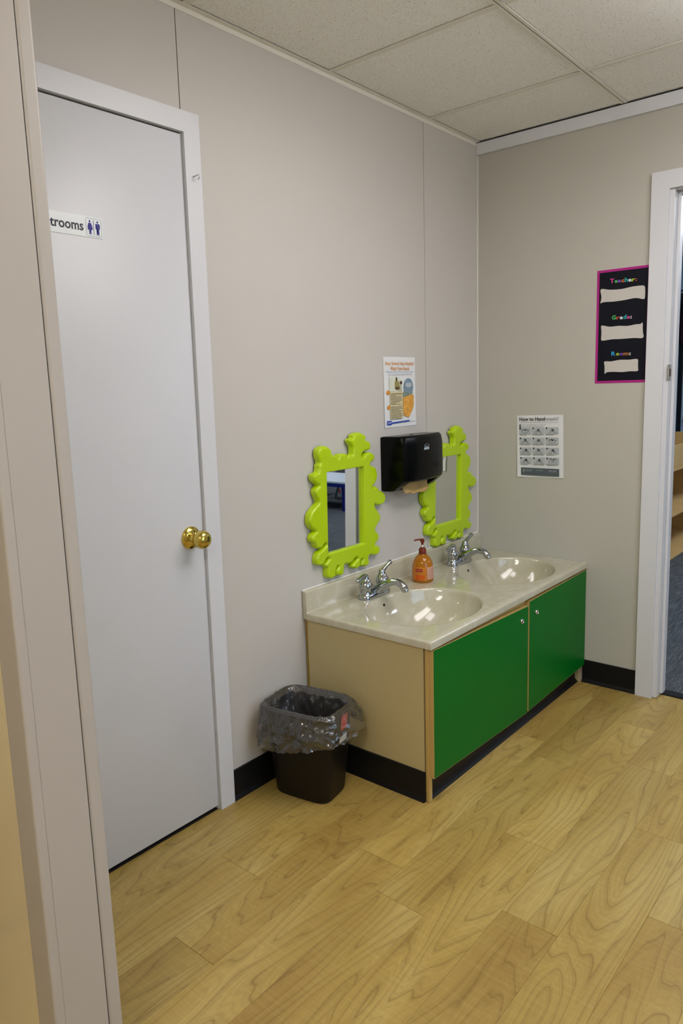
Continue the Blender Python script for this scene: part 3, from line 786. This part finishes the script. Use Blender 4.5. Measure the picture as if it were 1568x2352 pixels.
loft(MB(), [(rr_ring(.095,.066,.03),.001),(rr_ring(.101,.072,.03),.003),(at(.012),.012),(at(.286),.286),(at(.287,.005),.287),(at(.296,.006),.296),(at(.300,.004),.300),(at(.300,.001),.301),(at(.298,-.002),.298),(at(.15,-.0025),.15),(at(.008,-.003),.008),(rr_ring(.05,.04,.03),.006),(rr_ring(.002,.002,.03),.006)]).build('bin_body', M_BIN, wbn, 50)
def bin_face(h): return bot[0]+(top[0]-bot[0])*h/.3+.0012
def sticker(name, y0, y1, z0, z1, mat):
    return MB().add([(bin_face(z0),y0,z0),(bin_face(z0),y1,z0),(bin_face(z1),y1,z1),(bin_face(z1),y0,z1)],[(0,1,2,3)]).build(name, mat, wbn)
sticker('red_sticker', -.006, .034, .232, .284, plain('red_sticker',(214,56,42),.4,var=.3))
sticker('white_sticker', -.010, .036, .190, .212, M_PAPER)

def liner():
    n = 300; rows = []
    nz = lambda x, y, z, s_: noise.noise(Vector((x*s_, y*s_, z*s_)))
    def crumple(x, y, z, f_, seed=0):
        d_ = noise.voronoi(Vector((x*f_+seed, y*f_, z*f_)))[0]
        return d_[0]-.45
    # profile parameter t: inside bottom -> rim -> outside skirt end
    T = [i/80 for i in range(81)]
    vs = []; fs = []
    ring_top = rr_ring(top[0]+.009, top[1]+.009, .03, n)
    for t_ in T:
        for k in range(n):
            an = 2*PI*k/n; c, s_ = math.cos(an), math.sin(an)
            ux, uy = ring_top[k]
            L = math.hypot(ux, uy); ux, uy = ux/L, uy/L
            # skirt length varies round the rim: long at the front left, short at the right and back
            skirt = .112+.028*max(0, math.cos(an-math.radians(215)))-.030*max(0, math.cos(an-math.radians(10)))+.014*noise.noise(Vector((c*2.2, s_*2.2, 3)))
            if t_ < .4:
                q = t_/.4; z = .06+.246*q
                scale = (bot[0]+(top[0]-bot[0])*z/.3-.008)/(top[0]+.009)
                wr = .012+.024*crumple(ux*L, uy*L, z*.6, 20, 3)+.012*crumple(ux*L, uy*L, z*.7, 48, 8)
                off = L*scale-max(0, wr)*(1.2-.6*q)-.016*(1-q)
            elif t_ < .48:
                q = (t_-.4)/.08; z = .306+.005*math.sin(q*PI)+.0025*noise.noise(Vector((c*7, s_*7, 1)))
                a0 = L*((bot[0]+(top[0]-bot[0])*.306/.3-.008)/(top[0]+.009)); off = a0+(L-a0)*q
            else:
                q = (t_-.48)/.52; z = .306-skirt*q
                puff = .010*math.sin(min(1,q*1.25)*PI*.6)+.006*q
                wr = .006*q**.5*nz(c*2.2, s_*2.2, q*.6, 1.6)+q**.25*(.026*crumple(ux*L, uy*L, z, 20)+.014*crumple(ux*L, uy*L, z, 45, 5)+.002*crumple(ux*L, uy*L, z, 90, 9))
                off = L+.001-.004*q+puff+max(-.004-.004*q, wr)
                z += .006*q*noise.noise(Vector((c*8, s_*8, 7)))
                flare = .020*max(0, math.cos(an-math.radians(5)))**3*q
                off += flare
            x, y = ux*off, uy*off
            # keep clear of the wall behind and of the cabinet side
            w = Vector((x*math.cos(BR)-y*math.sin(BR)+BC.x, x*math.sin(BR)+y*math.cos(BR)+BC.y))
            w.x = max(w.x, .008+.004*q if t_ > .48 else .008); w.y = min(w.y, -1.233)
            vs.append((w.x, w.y, z))
    m_ = len(T)
    for i in range(m_-1):
        for k in range(n): fs.append((i*n+k, i*n+(k+1)%n, (i+1)*n+(k+1)%n, (i+1)*n+k))
    # crumpled bottom
    fs.append(list(range(n))[::-1])
    o = MB().add(vs, fs).build('bin_liner', M_LINER, None, 75)
    tag(o, 'clear crumpled plastic bag lining the dark brown wastebasket', 'bin liner')
liner()

# ------------------------------------------------------------------ print helpers (flat print on paper and signs)
def text_mesh(body, width=None, height=None, bold=0.0):
    cu = bpy.data.curves.new('t', 'FONT'); cu.body = body; cu.size = 1; cu.offset = bold; cu.resolution_u = 3
    o = bpy.data.objects.new('t', cu); COL.objects.link(o)
    dg = bpy.context.evaluated_depsgraph_get(); me_ = bpy.data.meshes.new_from_object(o.evaluated_get(dg))
    bpy.data.objects.remove(o); bpy.data.curves.remove(cu)
    xs = [v.co.x for v in me_.vertices]; ys = [v.co.y for v in me_.vertices]
    x0, x1, y0, y1 = min(xs), max(xs), min(ys), max(ys)
    sy = (height/(y1-y0)) if height else (width/(x1-x0)); sx = (width/(x1-x0)) if width else sy
    for v in me_.vertices: v.co.x = (v.co.x-x0)*sx; v.co.y = (v.co.y-y0)*sy
    return me_
def text(name, body, u, v, parent, mat, width=None, height=None, bold=0.0, lift=.0006, skew=0.0):
    """u, v = lower left corner of the ink, local X / Z; front is -Y"""
    me_ = text_mesh(body, width, height, bold)
    for p in me_.vertices: x, z = p.co.x, p.co.y; p.co = (u+x, -lift, v+z+skew*x)
    return link(name, me_, mat, parent)
def flat(pts, lift): return [(p[0], -lift, p[1]) for p in pts]
def poly(name, pts, mat, parent, lift=.0005):
    return MB().add(flat(pts, lift), [list(range(len(pts)))[::-1]]).build(name, mat, parent)
def rect(u0, u1, v0, v1): return [(u0,v0),(u1,v0),(u1,v1),(u0,v1)]
def rects(name, rs, mat, parent, lift=.0005):
    m_ = MB()
    for q in rs: m_.add(flat(rect(*q), lift), [(3,2,1,0)])
    return m_.build(name, mat, parent)
def ell(cu, cv, a, b, n=24): return [(cu+a*math.cos(2*PI*k/n), cv+b*math.sin(2*PI*k/n)) for k in range(n)]
def strokes(name, paths, w, mat, parent, lift=.0006):
    m_ = MB()
    for P_ in paths:
        for (a, b) in zip(P_, P_[1:]):
            d = Vector((b[0]-a[0], b[1]-a[1]))
            if d.length < 1e-6: continue
            nn = Vector((-d.y, d.x)).normalized()*w/2
            m_.add(flat([(a[0]+nn.x,a[1]+nn.y),(a[0]-nn.x,a[1]-nn.y),(b[0]-nn.x,b[1]-nn.y),(b[0]+nn.x,b[1]+nn.y)], lift), [(0,1,2,3)])
    return m_.build(name, mat, parent)
def paper(name, w, h, mat, parent, curl=.0, sagx=.0, n=10):
    """a sheet: thin, lower left at (0,0), slightly curled off the wall"""
    vs = []; fs = []
    for j in range(n+1):
        for i in range(n+1):
            u, v = i/n, j/n
            y = -.0003-curl*abs(2*u-1)**3*abs(1-v)
            vs.append((u*w, y, v*h))
    for j in range(n):
        for i in range(n): fs.append((j*(n+1)+i, j*(n+1)+i+1, (j+1)*(n+1)+i+1, (j+1)*(n+1)+i))
    m_ = MB().add(vs, fs).add([(x,0,z) for x,y,z in vs], [f[::-1] for f in fs])
    return m_.build(name, mat, parent)

M_LOGO = plain('logo_text', (150,162,172), .4)
text('logo_text', 'Rubbermaid', du-.0155, dv+.0008, disp, M_LOGO, .031, .0052, .012, dlift+.0008)
text('logo_text', 'Commercial Products', du-.0145, dv-.0072, disp, plain('logo_dark',(60,76,92),.4), .029, .0034, .0, dlift+.0016)
# ------------------------------------------------------------------ restroom sign on the door
sg = thing('restroom_sign', 'white restrooms sign with blue man and woman pictograms on the white door', 'sign', (.0032,-2.160,1.7135), LW)
SW, SH = .232, .0505
MB().rbox(0, SW, -.0012, 0, 0, SH, .0005, 1).build('plate', plain('sign_white',(236,242,246),.35,var=.01), sg)
M_SIGNINK = plain('sign_ink', (14,16,44), .5); M_SIGNBLUE = plain('sign_blue', (8,8,140), .5)
text('sign_text', 'Restrooms', .046, .0135, sg, M_SIGNINK, .131, .0245, .02, .0016)
bx0, bx1, bz0, bz1 = .185, .228, .004, .0465
rr1 = rrect(bx0, bx1, bz0, bz1, .004)
strokes('pictogram_border', [rr1+[rr1[0]]], .0007, plain('sign_line',(90,120,160),.5), sg, .0016)
rects('divider', [(.2055,.2069,.0075,.0425)], M_SIGNBLUE, sg, .0016)
def person_pict(cu, dress):
    m_ = MB(); L = .0016
    m_.add(flat(ell(cu, .0395, .0026, .0026, 14), L), [list(range(14))[::-1]])
    if dress:
        P_ = [(cu-.0036,.0355),(cu+.0036,.0355),(cu+.0071,.0245),(cu+.0054,.0237),(cu+.0034,.0305),(cu+.0068,.0185),(cu+.0030,.0185),(cu+.0030,.0078),(cu+.0006,.0078),(cu+.0006,.0185),(cu-.0006,.0185),(cu-.0006,.0078),(cu-.0030,.0078),(cu-.0030,.0185),(cu-.0068,.0185),(cu-.0034,.0305),(cu-.0054,.0237),(cu-.0071,.0245)]
    else:
        P_ = [(cu-.0046,.0355),(cu+.0046,.0355),(cu+.0062,.034),(cu+.0062,.0225),(cu+.0046,.0225),(cu+.0044,.031),(cu+.0036,.031),(cu+.0036,.0078),(cu+.0006,.0078),(cu+.0006,.0215),(cu-.0006,.0215),(cu-.0006,.0078),(cu-.0036,.0078),(cu-.0036,.031),(cu-.0044,.031),(cu-.0046,.0225),(cu-.0062,.0225),(cu-.0062,.034)]
    bm = bmesh.new(); vv = [bm.verts.new(q) for q in flat(P_, L)]; f = bm.faces.new(vv[::-1]); bmesh.ops.triangulate(bm, faces=[f]); m_.frombm(bm)
    return m_
person_pict(.1957, True).build('woman_pictogram', M_SIGNBLUE, sg)
person_pict(.2175, False).build('man_pictogram', M_SIGNBLUE, sg)

# ------------------------------------------------------------------ germ poster above the dispenser
PW_, PH_ = .216, .2794
gp = thing('germ_poster', 'white stop germs hand washing poster taped above the towel dispenser', 'poster', (.0008,-.7315,1.158), LW)
gp.rotation_euler = (0, 0, LW)
paper('sheet', PW_, PH_*.985, M_PAPER, gp, .003)
M_ORG = plain('ink_orange', (214,138,40), .6); M_GREYBLUE = plain('ink_greyblue', (140,154,180), .6)
gx_ = lambda x: (x-238)/(800-238)*PW_
gz_ = lambda y: (1490-y)/(1490-205)*PH_*.985
text('title_text', 'Stop Germs! Stay Healthy!', gx_(262), gz_(368), gp, M_ORG, .196, .0165, .012, .0035)
text('title_text', 'Wash Your Hands', gx_(352), gz_(448), gp, M_ORG, .129, .0145, .012, .0035)
text('subtitle_text', 'Keeping hands clean is one of the most important things we', gx_(268), gz_(498), gp, M_GREYBLUE, .194, .0085, .0, .0035)
text('subtitle_text', 'can do to stop the spread of germs and stay healthy.', gx_(308), gz_(546), gp, M_GREYBLUE, .166, .0085, .0, .0035)
G_ = lambda P_: [(gx_(x), gz_(y)) for x,y in P_]
poly('photo_wash', G_([(325,570),(390,565),(480,575),(545,640),(545,835),(330,835)]), plain('photo_cream',(212,216,200),.6,var=.18,ns=70), gp, .0032)
poly('photo_figure', G_([(435,600),(448,570),(464,590),(470,640),(500,665),(505,720),(490,800),(430,800),(420,740),(415,670),(435,640)]), plain('photo_olive',(150,142,84),.6,var=.5,ns=70), gp, .0034)
poly('photo_head', G_(ell(450,612,15,40,14)), plain('photo_dark',(72,50,32),.6), gp, .0036)
poly('photo_head', G_(ell(530,678,22,36,14)), plain('photo_dark',(72,50,32),.6), gp, .0036)
poly('photo_hands', G_([(420,755),(500,745),(510,790),(460,815),(425,795)]), plain('photo_dark2',(96,72,44),.6,var=.3), gp, .0037)
poly('photo_sleeve', G_([(505,720),(540,715),(545,835),(480,835)]), plain('photo_sage',(176,178,150),.6,var=.1), gp, .0035)
poly('text_panel', G_([(335,838),(560,838),(560,1338),(335,1348)]), plain('panel_sand',(214,200,158),.6,var=.15,ns=70), gp, .0037)
poly('oval_print', G_(ell(668,760,86,163,32)), plain('print_slate',(118,142,160),.6,var=.15,ns=70), gp, .0033)
poly('sponge_print', G_([(565,950),(640,925),(700,905),(758,905),(762,1010),(755,1130),(720,1230),(665,1330),(610,1310),(565,1270)]), plain('print_amber',(226,158,66),.6,var=.5,ns=70), gp, .0036)
poly('water_print', G_([(570,850),(745,850),(742,885),(690,915),(570,948)]), plain('print_teal',(120,138,132),.6,var=.4,ns=70), gp, .0035)
poly('step_badge', G_(ell(302,853,28,42,18)), M_ORG, gp, .0038)
poly('step_badge', G_(ell(310,1125,25,42,18)), M_ORG, gp, .0038)
ln = []
for q in range(24):
    y = 868+q*20.2
    if 11 <= q <= 11: continue
    ln.append((gx_(342), gx_(342+random.choice([200,185,150,95,205,180])), gz_(y+9), gz_(y)))
rects('body_text', ln, plain('ink_grey',(96,92,80),.6), gp, .0041)
rects('oval_text', [(gx_(668-d), gx_(668+d), gz_(y+10), gz_(y)) for d, y in ((48,685),(50,705),(64,728),(30,748))], M_PAPER, gp, .0037)
poly('footer_bar', G_([(355,1398),(680,1380),(680,1402),(355,1428)]), plain('ink_royal',(34,76,168),.5), gp, .0036)
poly('agency_badge', G_(rect(275,355,1368,1446)), plain('ink_blue',(20,68,170),.5), gp, .0037)
strokes('badge_mark', [G_([(290,1430),(310,1385),(305,1420)]), G_([(318,1400),(345,1398)]), G_([(318,1410),(345,1408)])], .0016, M_PAPER, gp, .0040)
rects('footer_line', [(gx_(430), gx_(790), gz_(1412), gz_(1407))], M_INK, gp, .0036)

# ------------------------------------------------------------------ handwash poster on the back wall
hp = thing('handwash_poster', 'white how to handwash instruction sheet with twelve grey pictures on the back wall', 'poster', (.2065,-.0008,.897))
hp.rotation_euler = (0, math.radians(-1.2), 0)
HX = lambda x: (x-285)/(1300-285)*PW_
HZ = lambda y: (1632-y)/(1632-243)*PH_*.985
paper('sheet', PW_, PH_*.985, M_PAPER, hp, .004)
M_GREYINK = plain('ink_mid', (140,146,152), .6); M_BOX = plain('print_box', (176,182,186), .6); M_DKINK = plain('ink_dark', (52,56,62), .6)
text('title_text', 'How to Hand', HX(345), HZ(365), hp, M_INK, HX(915)-HX(345), .0165, .02, .0045)
text('title_text', 'wash?', HX(922), HZ(360), hp, M_GREYINK, HX(1212)-HX(922), .0155, .005, .0045)
text('subtitle_text', 'WASH HANDS WHEN VISIBLY SOILED! OTHERWISE, USE HANDRUB', HX(345), HZ(412), hp, M_DKINK, HX(1205)-HX(345), .0034, .0, .0045)
text('note_text', 'Duration of the handwash (steps 2-7): 15-20 seconds', HX(385), HZ(465), hp, M_DKINK, HX(925)-HX(385), .0042, .01, .0045)
text('note_text', 'Duration of the entire procedure: 40-60 seconds', HX(385), HZ(500), hp, M_DKINK, HX(875)-HX(385), .0042, .01, .0045)
rects('note_icons', [(HX(345),HX(378),HZ(478),HZ(442)),(HX(345),HX(378),HZ(555),HZ(482))], M_DKINK, hp, .0045)
caps = ['Wet hands with water;','Apply enough soap to cover','Rub hands palm to palm;','Right palm over left dorsum','Palm to palm with fingers','Backs of fingers to palms','Rotational rubbing of thumb','Rotational rubbing, backwards','Rinse hands with water;','Dry hands thoroughly','Use towel to turn off faucet;','Your hands are now safe.']
rows_y = [(512,660),(738,884),(962,1108),(1182,1330)]
cols_x = [(345,605),(635,900),(930,1205)]
badge = []; arms = []; capr = []
for r_ in range(4):
    for c_ in range(3):
        (x0,x1),(y0,y1) = cols_x[c_], rows_y[r_]
        x0 += r_*4; x1 += r_*4
        bx = poly('picture', [(HX(x0),HZ(y1)),(HX(x1),HZ(y1)),(HX(x1),HZ(y0)),(HX(x0),HZ(y0))], M_BOX, hp, .0044)
        poly('number_badge', rect(HX(x0), HX(x0+34), HZ(y0+36), HZ(y0)), M_DKINK, bx, .0046)
        cx_, cy_ = (x0+x1)/2+8*random.uniform(-1,1), (y0+y1)/2
        P_ = lambda *q: [(HX(cx_+a), HZ(cy_+b)) for a, b in q]
        paths = [P_((-85,70),(-50,20),(-20,-10),(10,-25),(30,-12),(5,8),(-20,30),(-45,70)), P_((85,70),(55,25),(25,-12),(0,-35),(-22,-30),(-5,-5),(20,20),(50,70))]
        k_ = r_*3+c_
        if k_ in (0,5): paths = [P_((-95,-15),(-40,-25),(0,-40),(45,-25),(95,-10)), P_((-70,20),(-35,45),(0,50),(40,45),(75,15),(60,-20),(0,-5),(-60,-20),(-70,20))]
        if k_ in (11,): paths = [P_((-75,70),(-80,0),(-60,-55),(-35,-55),(-25,0),(-30,70)), P_((20,70),(10,0),(20,-55),(50,-60),(75,-30),(70,70)), P_((-60,-50),(-50,-20),(-40,-50)), P_((30,-50),(40,-25),(50,-50))]
        paths.append(P_((-15,-30),(10,-40),(30,-25),(10,-10),(-12,-18)))
        for q in range(3): paths.append(P_((random.uniform(-40,0), random.uniform(-45,20)),(random.uniform(0,45), random.uniform(-40,30))))
        strokes('hand_drawing', paths, .0014, M_DKINK, bx, .0047)
        cap_ = caps[k_]; wc = (x1-x0)*(.62 if k_ in (0,8,9,2) else .9)
        text('caption_text', cap_, HX(x0), HZ(y1+32), hp, M_DKINK, HX(x0+wc)-HX(x0), .0044, .02, .0045)
ft = poly('footer_band', [(HX(372),HZ(1585)),(HX(1215),HZ(1600)),(HX(1215),HZ(1430)),(HX(372),HZ(1415))], plain('print_band',(78,88,94),.6), hp, .0044)
M_LT = plain('print_light', (170,178,182), .6)
text('footer_text', 'World Health', HX(490), HZ(1476), ft, M_LT, HX(620)-HX(490), .0042, .01, .0047)
text('footer_text', 'Organization', HX(490), HZ(1502), ft, M_LT, HX(620)-HX(490), .0042, .01, .0047)
text('footer_text', 'Patient Safety', HX(708), HZ(1484), ft, M_LT, HX(870)-HX(708), .0048, .01, .0047)
text('footer_text', 'SAVE LIVES', HX(985), HZ(1490), ft, M_LT, HX(1155)-HX(985), .0046, .02, .0047)
text('footer_text', 'Clean Your Hands', HX(990), HZ(1515), ft, M_GREYINK, HX(1155)-HX(990), .0032, .0, .0047)
em = ell(0,0,1,1,20); em2 = [(HX(440)+x*.006, HZ(1482)+y*.0062) for x,y in em]
strokes('emblem', [em2+[em2[0]], [(HX(440),HZ(1520)),(HX(440),HZ(1445))], [(HX(415),HZ(1482)),(HX(465),HZ(1482))], [(HX(424),HZ(1462)),(HX(456),HZ(1502))]], .0009, M_LT, ft, .0047)

# ------------------------------------------------------------------ teacher / grade / room chart
cp = thing('classroom_chart', 'black and magenta teacher grade room chart beside the classroom door', 'poster', (.5505,-.0008,1.306))
TWd, THt = .2065, .452
MB().rbox(0, TWd, -.0008, 0, 0, THt, .0003, 1).build('sheet', plain('chart_magenta',(170,20,128),.35,var=.03), cp)
bw = .0098
pan = poly('chalk_panel', rect(bw, TWd-bw*.55, bw, THt-bw), plain('chart_black',(9,11,24),.6,var=.25,Specular_IOR_Level=.2), cp, .0010)
# picture coordinates of the chart (zoomed view): corners give the mapping
def TX(x, y):
    l = 212+(178-212)*(y-300)/(2070-300); r = 1045+(985-1045)*(y-190)/(2045-190); return (x-l)/(r-l)*TWd
def TZ(x, y):
    f_ = (x-195)/(1015-195); t_ = 300+(190-300)*f_; b = 2070+(2048-2070)*f_; return (b-y)/(b-t_)*THt
TP = lambda P_: [(TX(x,y), TZ(x,y)) for x,y in P_]
M_SLOT = plain('chart_white', (196,192,187), .5, var=.01)
for P_ in ([(272,580),(420,585),(600,572),(760,535),(900,515),(955,518),(970,560),(970,660),(962,715),(930,725),(820,710),(640,745),(480,768),(320,780),(268,800),(266,790),(280,700)],
           [(277,1160),(325,1150),(420,1165),(560,1150),(700,1150),(820,1125),(895,1118),(932,1100),(932,1220),(938,1335),(800,1340),(620,1355),(440,1365),(340,1382),(280,1375),(285,1270)],
           [(333,1720),(440,1715),(580,1690),(720,1688),(855,1678),(858,1770),(862,1810),(855,1868),(740,1872),(620,1885),(470,1882),(375,1890),(350,1908),(336,1906),(338,1800)]):
    Q = TP(P_); bm = bmesh.new(); vv = [bm.verts.new(q) for q in flat([tuple(p) for p in catmull(Q, 4)], .0013)]
    f = bm.faces.new(vv); bmesh.ops.triangulate(bm, faces=[f]); MB().frombm(bm).build('name_slot', M_SLOT, cp)
PAL = dict(m=(206,60,150), g=(70,176,96), p=(120,70,190), o=(206,104,36), t=(24,160,168), w=(222,224,228), l=(170,196,44), r=(200,74,50), b=(28,150,200), n=(176,104,40))
def word(chars, cols, x0, x1, ybase, hcap, rise=0):
    n = len(chars); x = x0; step = (x1-x0)
    ws = [1.25 if c.isupper() else (1.5 if c == 'm' else (.45 if c == ':' else .95)) for c in chars]
    tot = sum(ws)
    for c, k_, w_ in zip(chars, cols, ws):
        wd = step*w_/tot
        hh = hcap if (c.isupper() or c in 'hd') else (hcap*.62)
        yb = ybase-rise*(x-x0)/step
        u, v = TX(x, yb), TZ(x, yb)
        text('letter', c, u, v, cp, plain('chart_'+k_, PAL[k_], .5), TX(x+wd*.9, yb)-u, hh/6.88/1.0*(THt/266)*1.0, .035, .0014)
        x += wd
word('Teacher:', 'mgpotwlr', 420, 845, 485, 70, 40)
word('Grade:', 'grwtmw', 450, 768, 1055, 68, 22)
word('Room:', 'blpnw', 443, 752, 1625, 66, 10)

# ------------------------------------------------------------------ classroom furniture
sh = thing('wooden_shelf', 'maple plywood shelf unit standing on the classroom carpet by the blue wall', 'shelf', (0,0,0))
SX0, SX1, SY0, SY1 = -.205, .193, 1.95, 3.6
MB().rbox(SX0, SX1, SY0, SY0+.018, .0, .865, .003).build('side_panel', M_MAPLE, sh)
MB().rbox(SX0, SX1, SY1-.018, SY1, .0, .865, .003).build('side_panel', M_MAPLE, sh)
MB().box(SX0, SX0+.012, SY0+.018, SY1-.018, .02, .90).build('back_panel', M_MAPLE, sh)
for z in (.005, .322, .655):
    MB().rbox(SX0+.012, SX1, SY0+.018, SY1-.018, z, z+.018, .003).build('shelf_board', M_MAPLE, sh)
MB().rbox(SX1-.016, SX1, SY0+.018, SY1-.018, .673, .842, .003).build('front_lip', M_MAPLE, sh)
M_LOCK = plain('door_greyblue', (126,150,172), .4)
d2 = struct(MB().rbox(CXL+.0005, CXL+.03, 3.992, 4.86, .01, 2.03, .003).build('door_2', M_LOCK))
MB().box(CXL+.0005, CXL+.034, 3.966, 3.990, .0, 2.05).build('door_edge', M_BASE, d2)
MB().lathe([(0,0),(.028,0),(.028,.006),(.012,.01),(.012,.03),(.024,.036),(.026,.05),(.018,.06),(0,.062)], 20, (0,0,0), 'x').build('door_knob', M_STEEL, d2, 40, (CXL+.0302, 4.06, .95))
bg = thing('cloth_bag', 'dark red cloth bag hanging on the blue classroom wall above the shelf', 'bag', (CXL,3.95,1.60))
MB().lathe([(0,0),(.05,.005),(.085,.05),(.09,.14),(.075,.26),(.05,.34),(.02,.40),(0,.405)], 20, (.065,0,0), 'z', .7, .95).build('bag_body', plain('dark_red_cloth',(60,14,26),.8,bump=.6,bscale=12,var=.4), bg, 50)
MB().tube([(.004,0,.47),(.05,0,.47),(.06,0,.44),(.064,0,.39)], .007, 8).build('strap', plain('dark_red_cloth',(60,14,26)), bg, 50)

hb = thing('storage_box', 'brown storage box on the hall floor against the wall', 'box', (-.38,-2.672,0))
M_BROWN = plain('brown_board', (150,86,44), .5)
MB().rbox(-.17, .17, -.135, .135, .0, .185, .004).build('box_body', M_BROWN, hb)
MB().rbox(-.178, .178, -.142, .142, .1855, .212, .004).build('lid', M_BROWN, hb)
tb = thing('activity_table', 'low white-topped children\'s table with dark blue rim and legs on carpet', 'table', (0,0,0))
M_TBLUE = plain('table_blue', (14,24,130), .35); M_TWHITE = plain('table_white', (226,230,236), .3)
tc, ta = Vector((3.56,2.73,0)), math.radians(-8)
tb.location = tc; tb.rotation_euler = (0,0,ta)
TL, TWD, TZT = .62, .30, .295
MB().quadprism(rrect(-TL, TL, -TWD, TWD, .08), 'z', TZT-.05, TZT-.012).build('apron', M_TBLUE, tb)
MB().quadprism(rrect(-TL, TL, -TWD, TWD, .08), 'z', TZT-.012, TZT+.004).build('table_top', M_TWHITE, tb)
for sx in (-1,1):
    for sy in (-1,1): MB().tube([(sx*(TL-.05), sy*(TWD-.05), 0),(sx*(TL-.06), sy*(TWD-.06), TZT-.05)], [.028,.034], 12).build('leg', M_TBLUE, tb)
def kid_chair(x, y, rz, rgb_seat, rgb_leg, label):
    c = thing('child_chair', label, 'chair', (x,y,0), rz)
    ms = plain('chair_%d_%d_%d' % rgb_seat, rgb_seat, .35); ml = plain('chair_%d_%d_%d' % rgb_leg, rgb_leg, .35)
    MB().rbox(-.14, .14, -.13, .13, .165, .185, .008).build('seat', ms, c)
    MB().rbox(-.13, .13, .115, .135, .25, .42, .008).build('backrest', ms, c)
    for sx in (-1,1):
        MB().tube([(sx*.15,-.14,0),(sx*.12,-.11,.166)], .011, 8).build('leg', ml, c)
        MB().tube([(sx*.15,.16,0),(sx*.12,.12,.17),(sx*.12,.125,.26)], .011, 8).build('leg', ml, c)
    return c
kid_chair(3.42, 3.27, math.radians(8), (20,120,116), (20,90,84), 'teal child chair tucked at the far side of the low table')
kid_chair(3.20, 2.22, math.radians(190), (24,140,60), (16,84,72), 'green seated child chair with dark teal legs by the low table')
kid_chair(3.86, 3.22, math.radians(-5), (226,230,234), (180,40,50), 'white child chair at the far side of the low table')
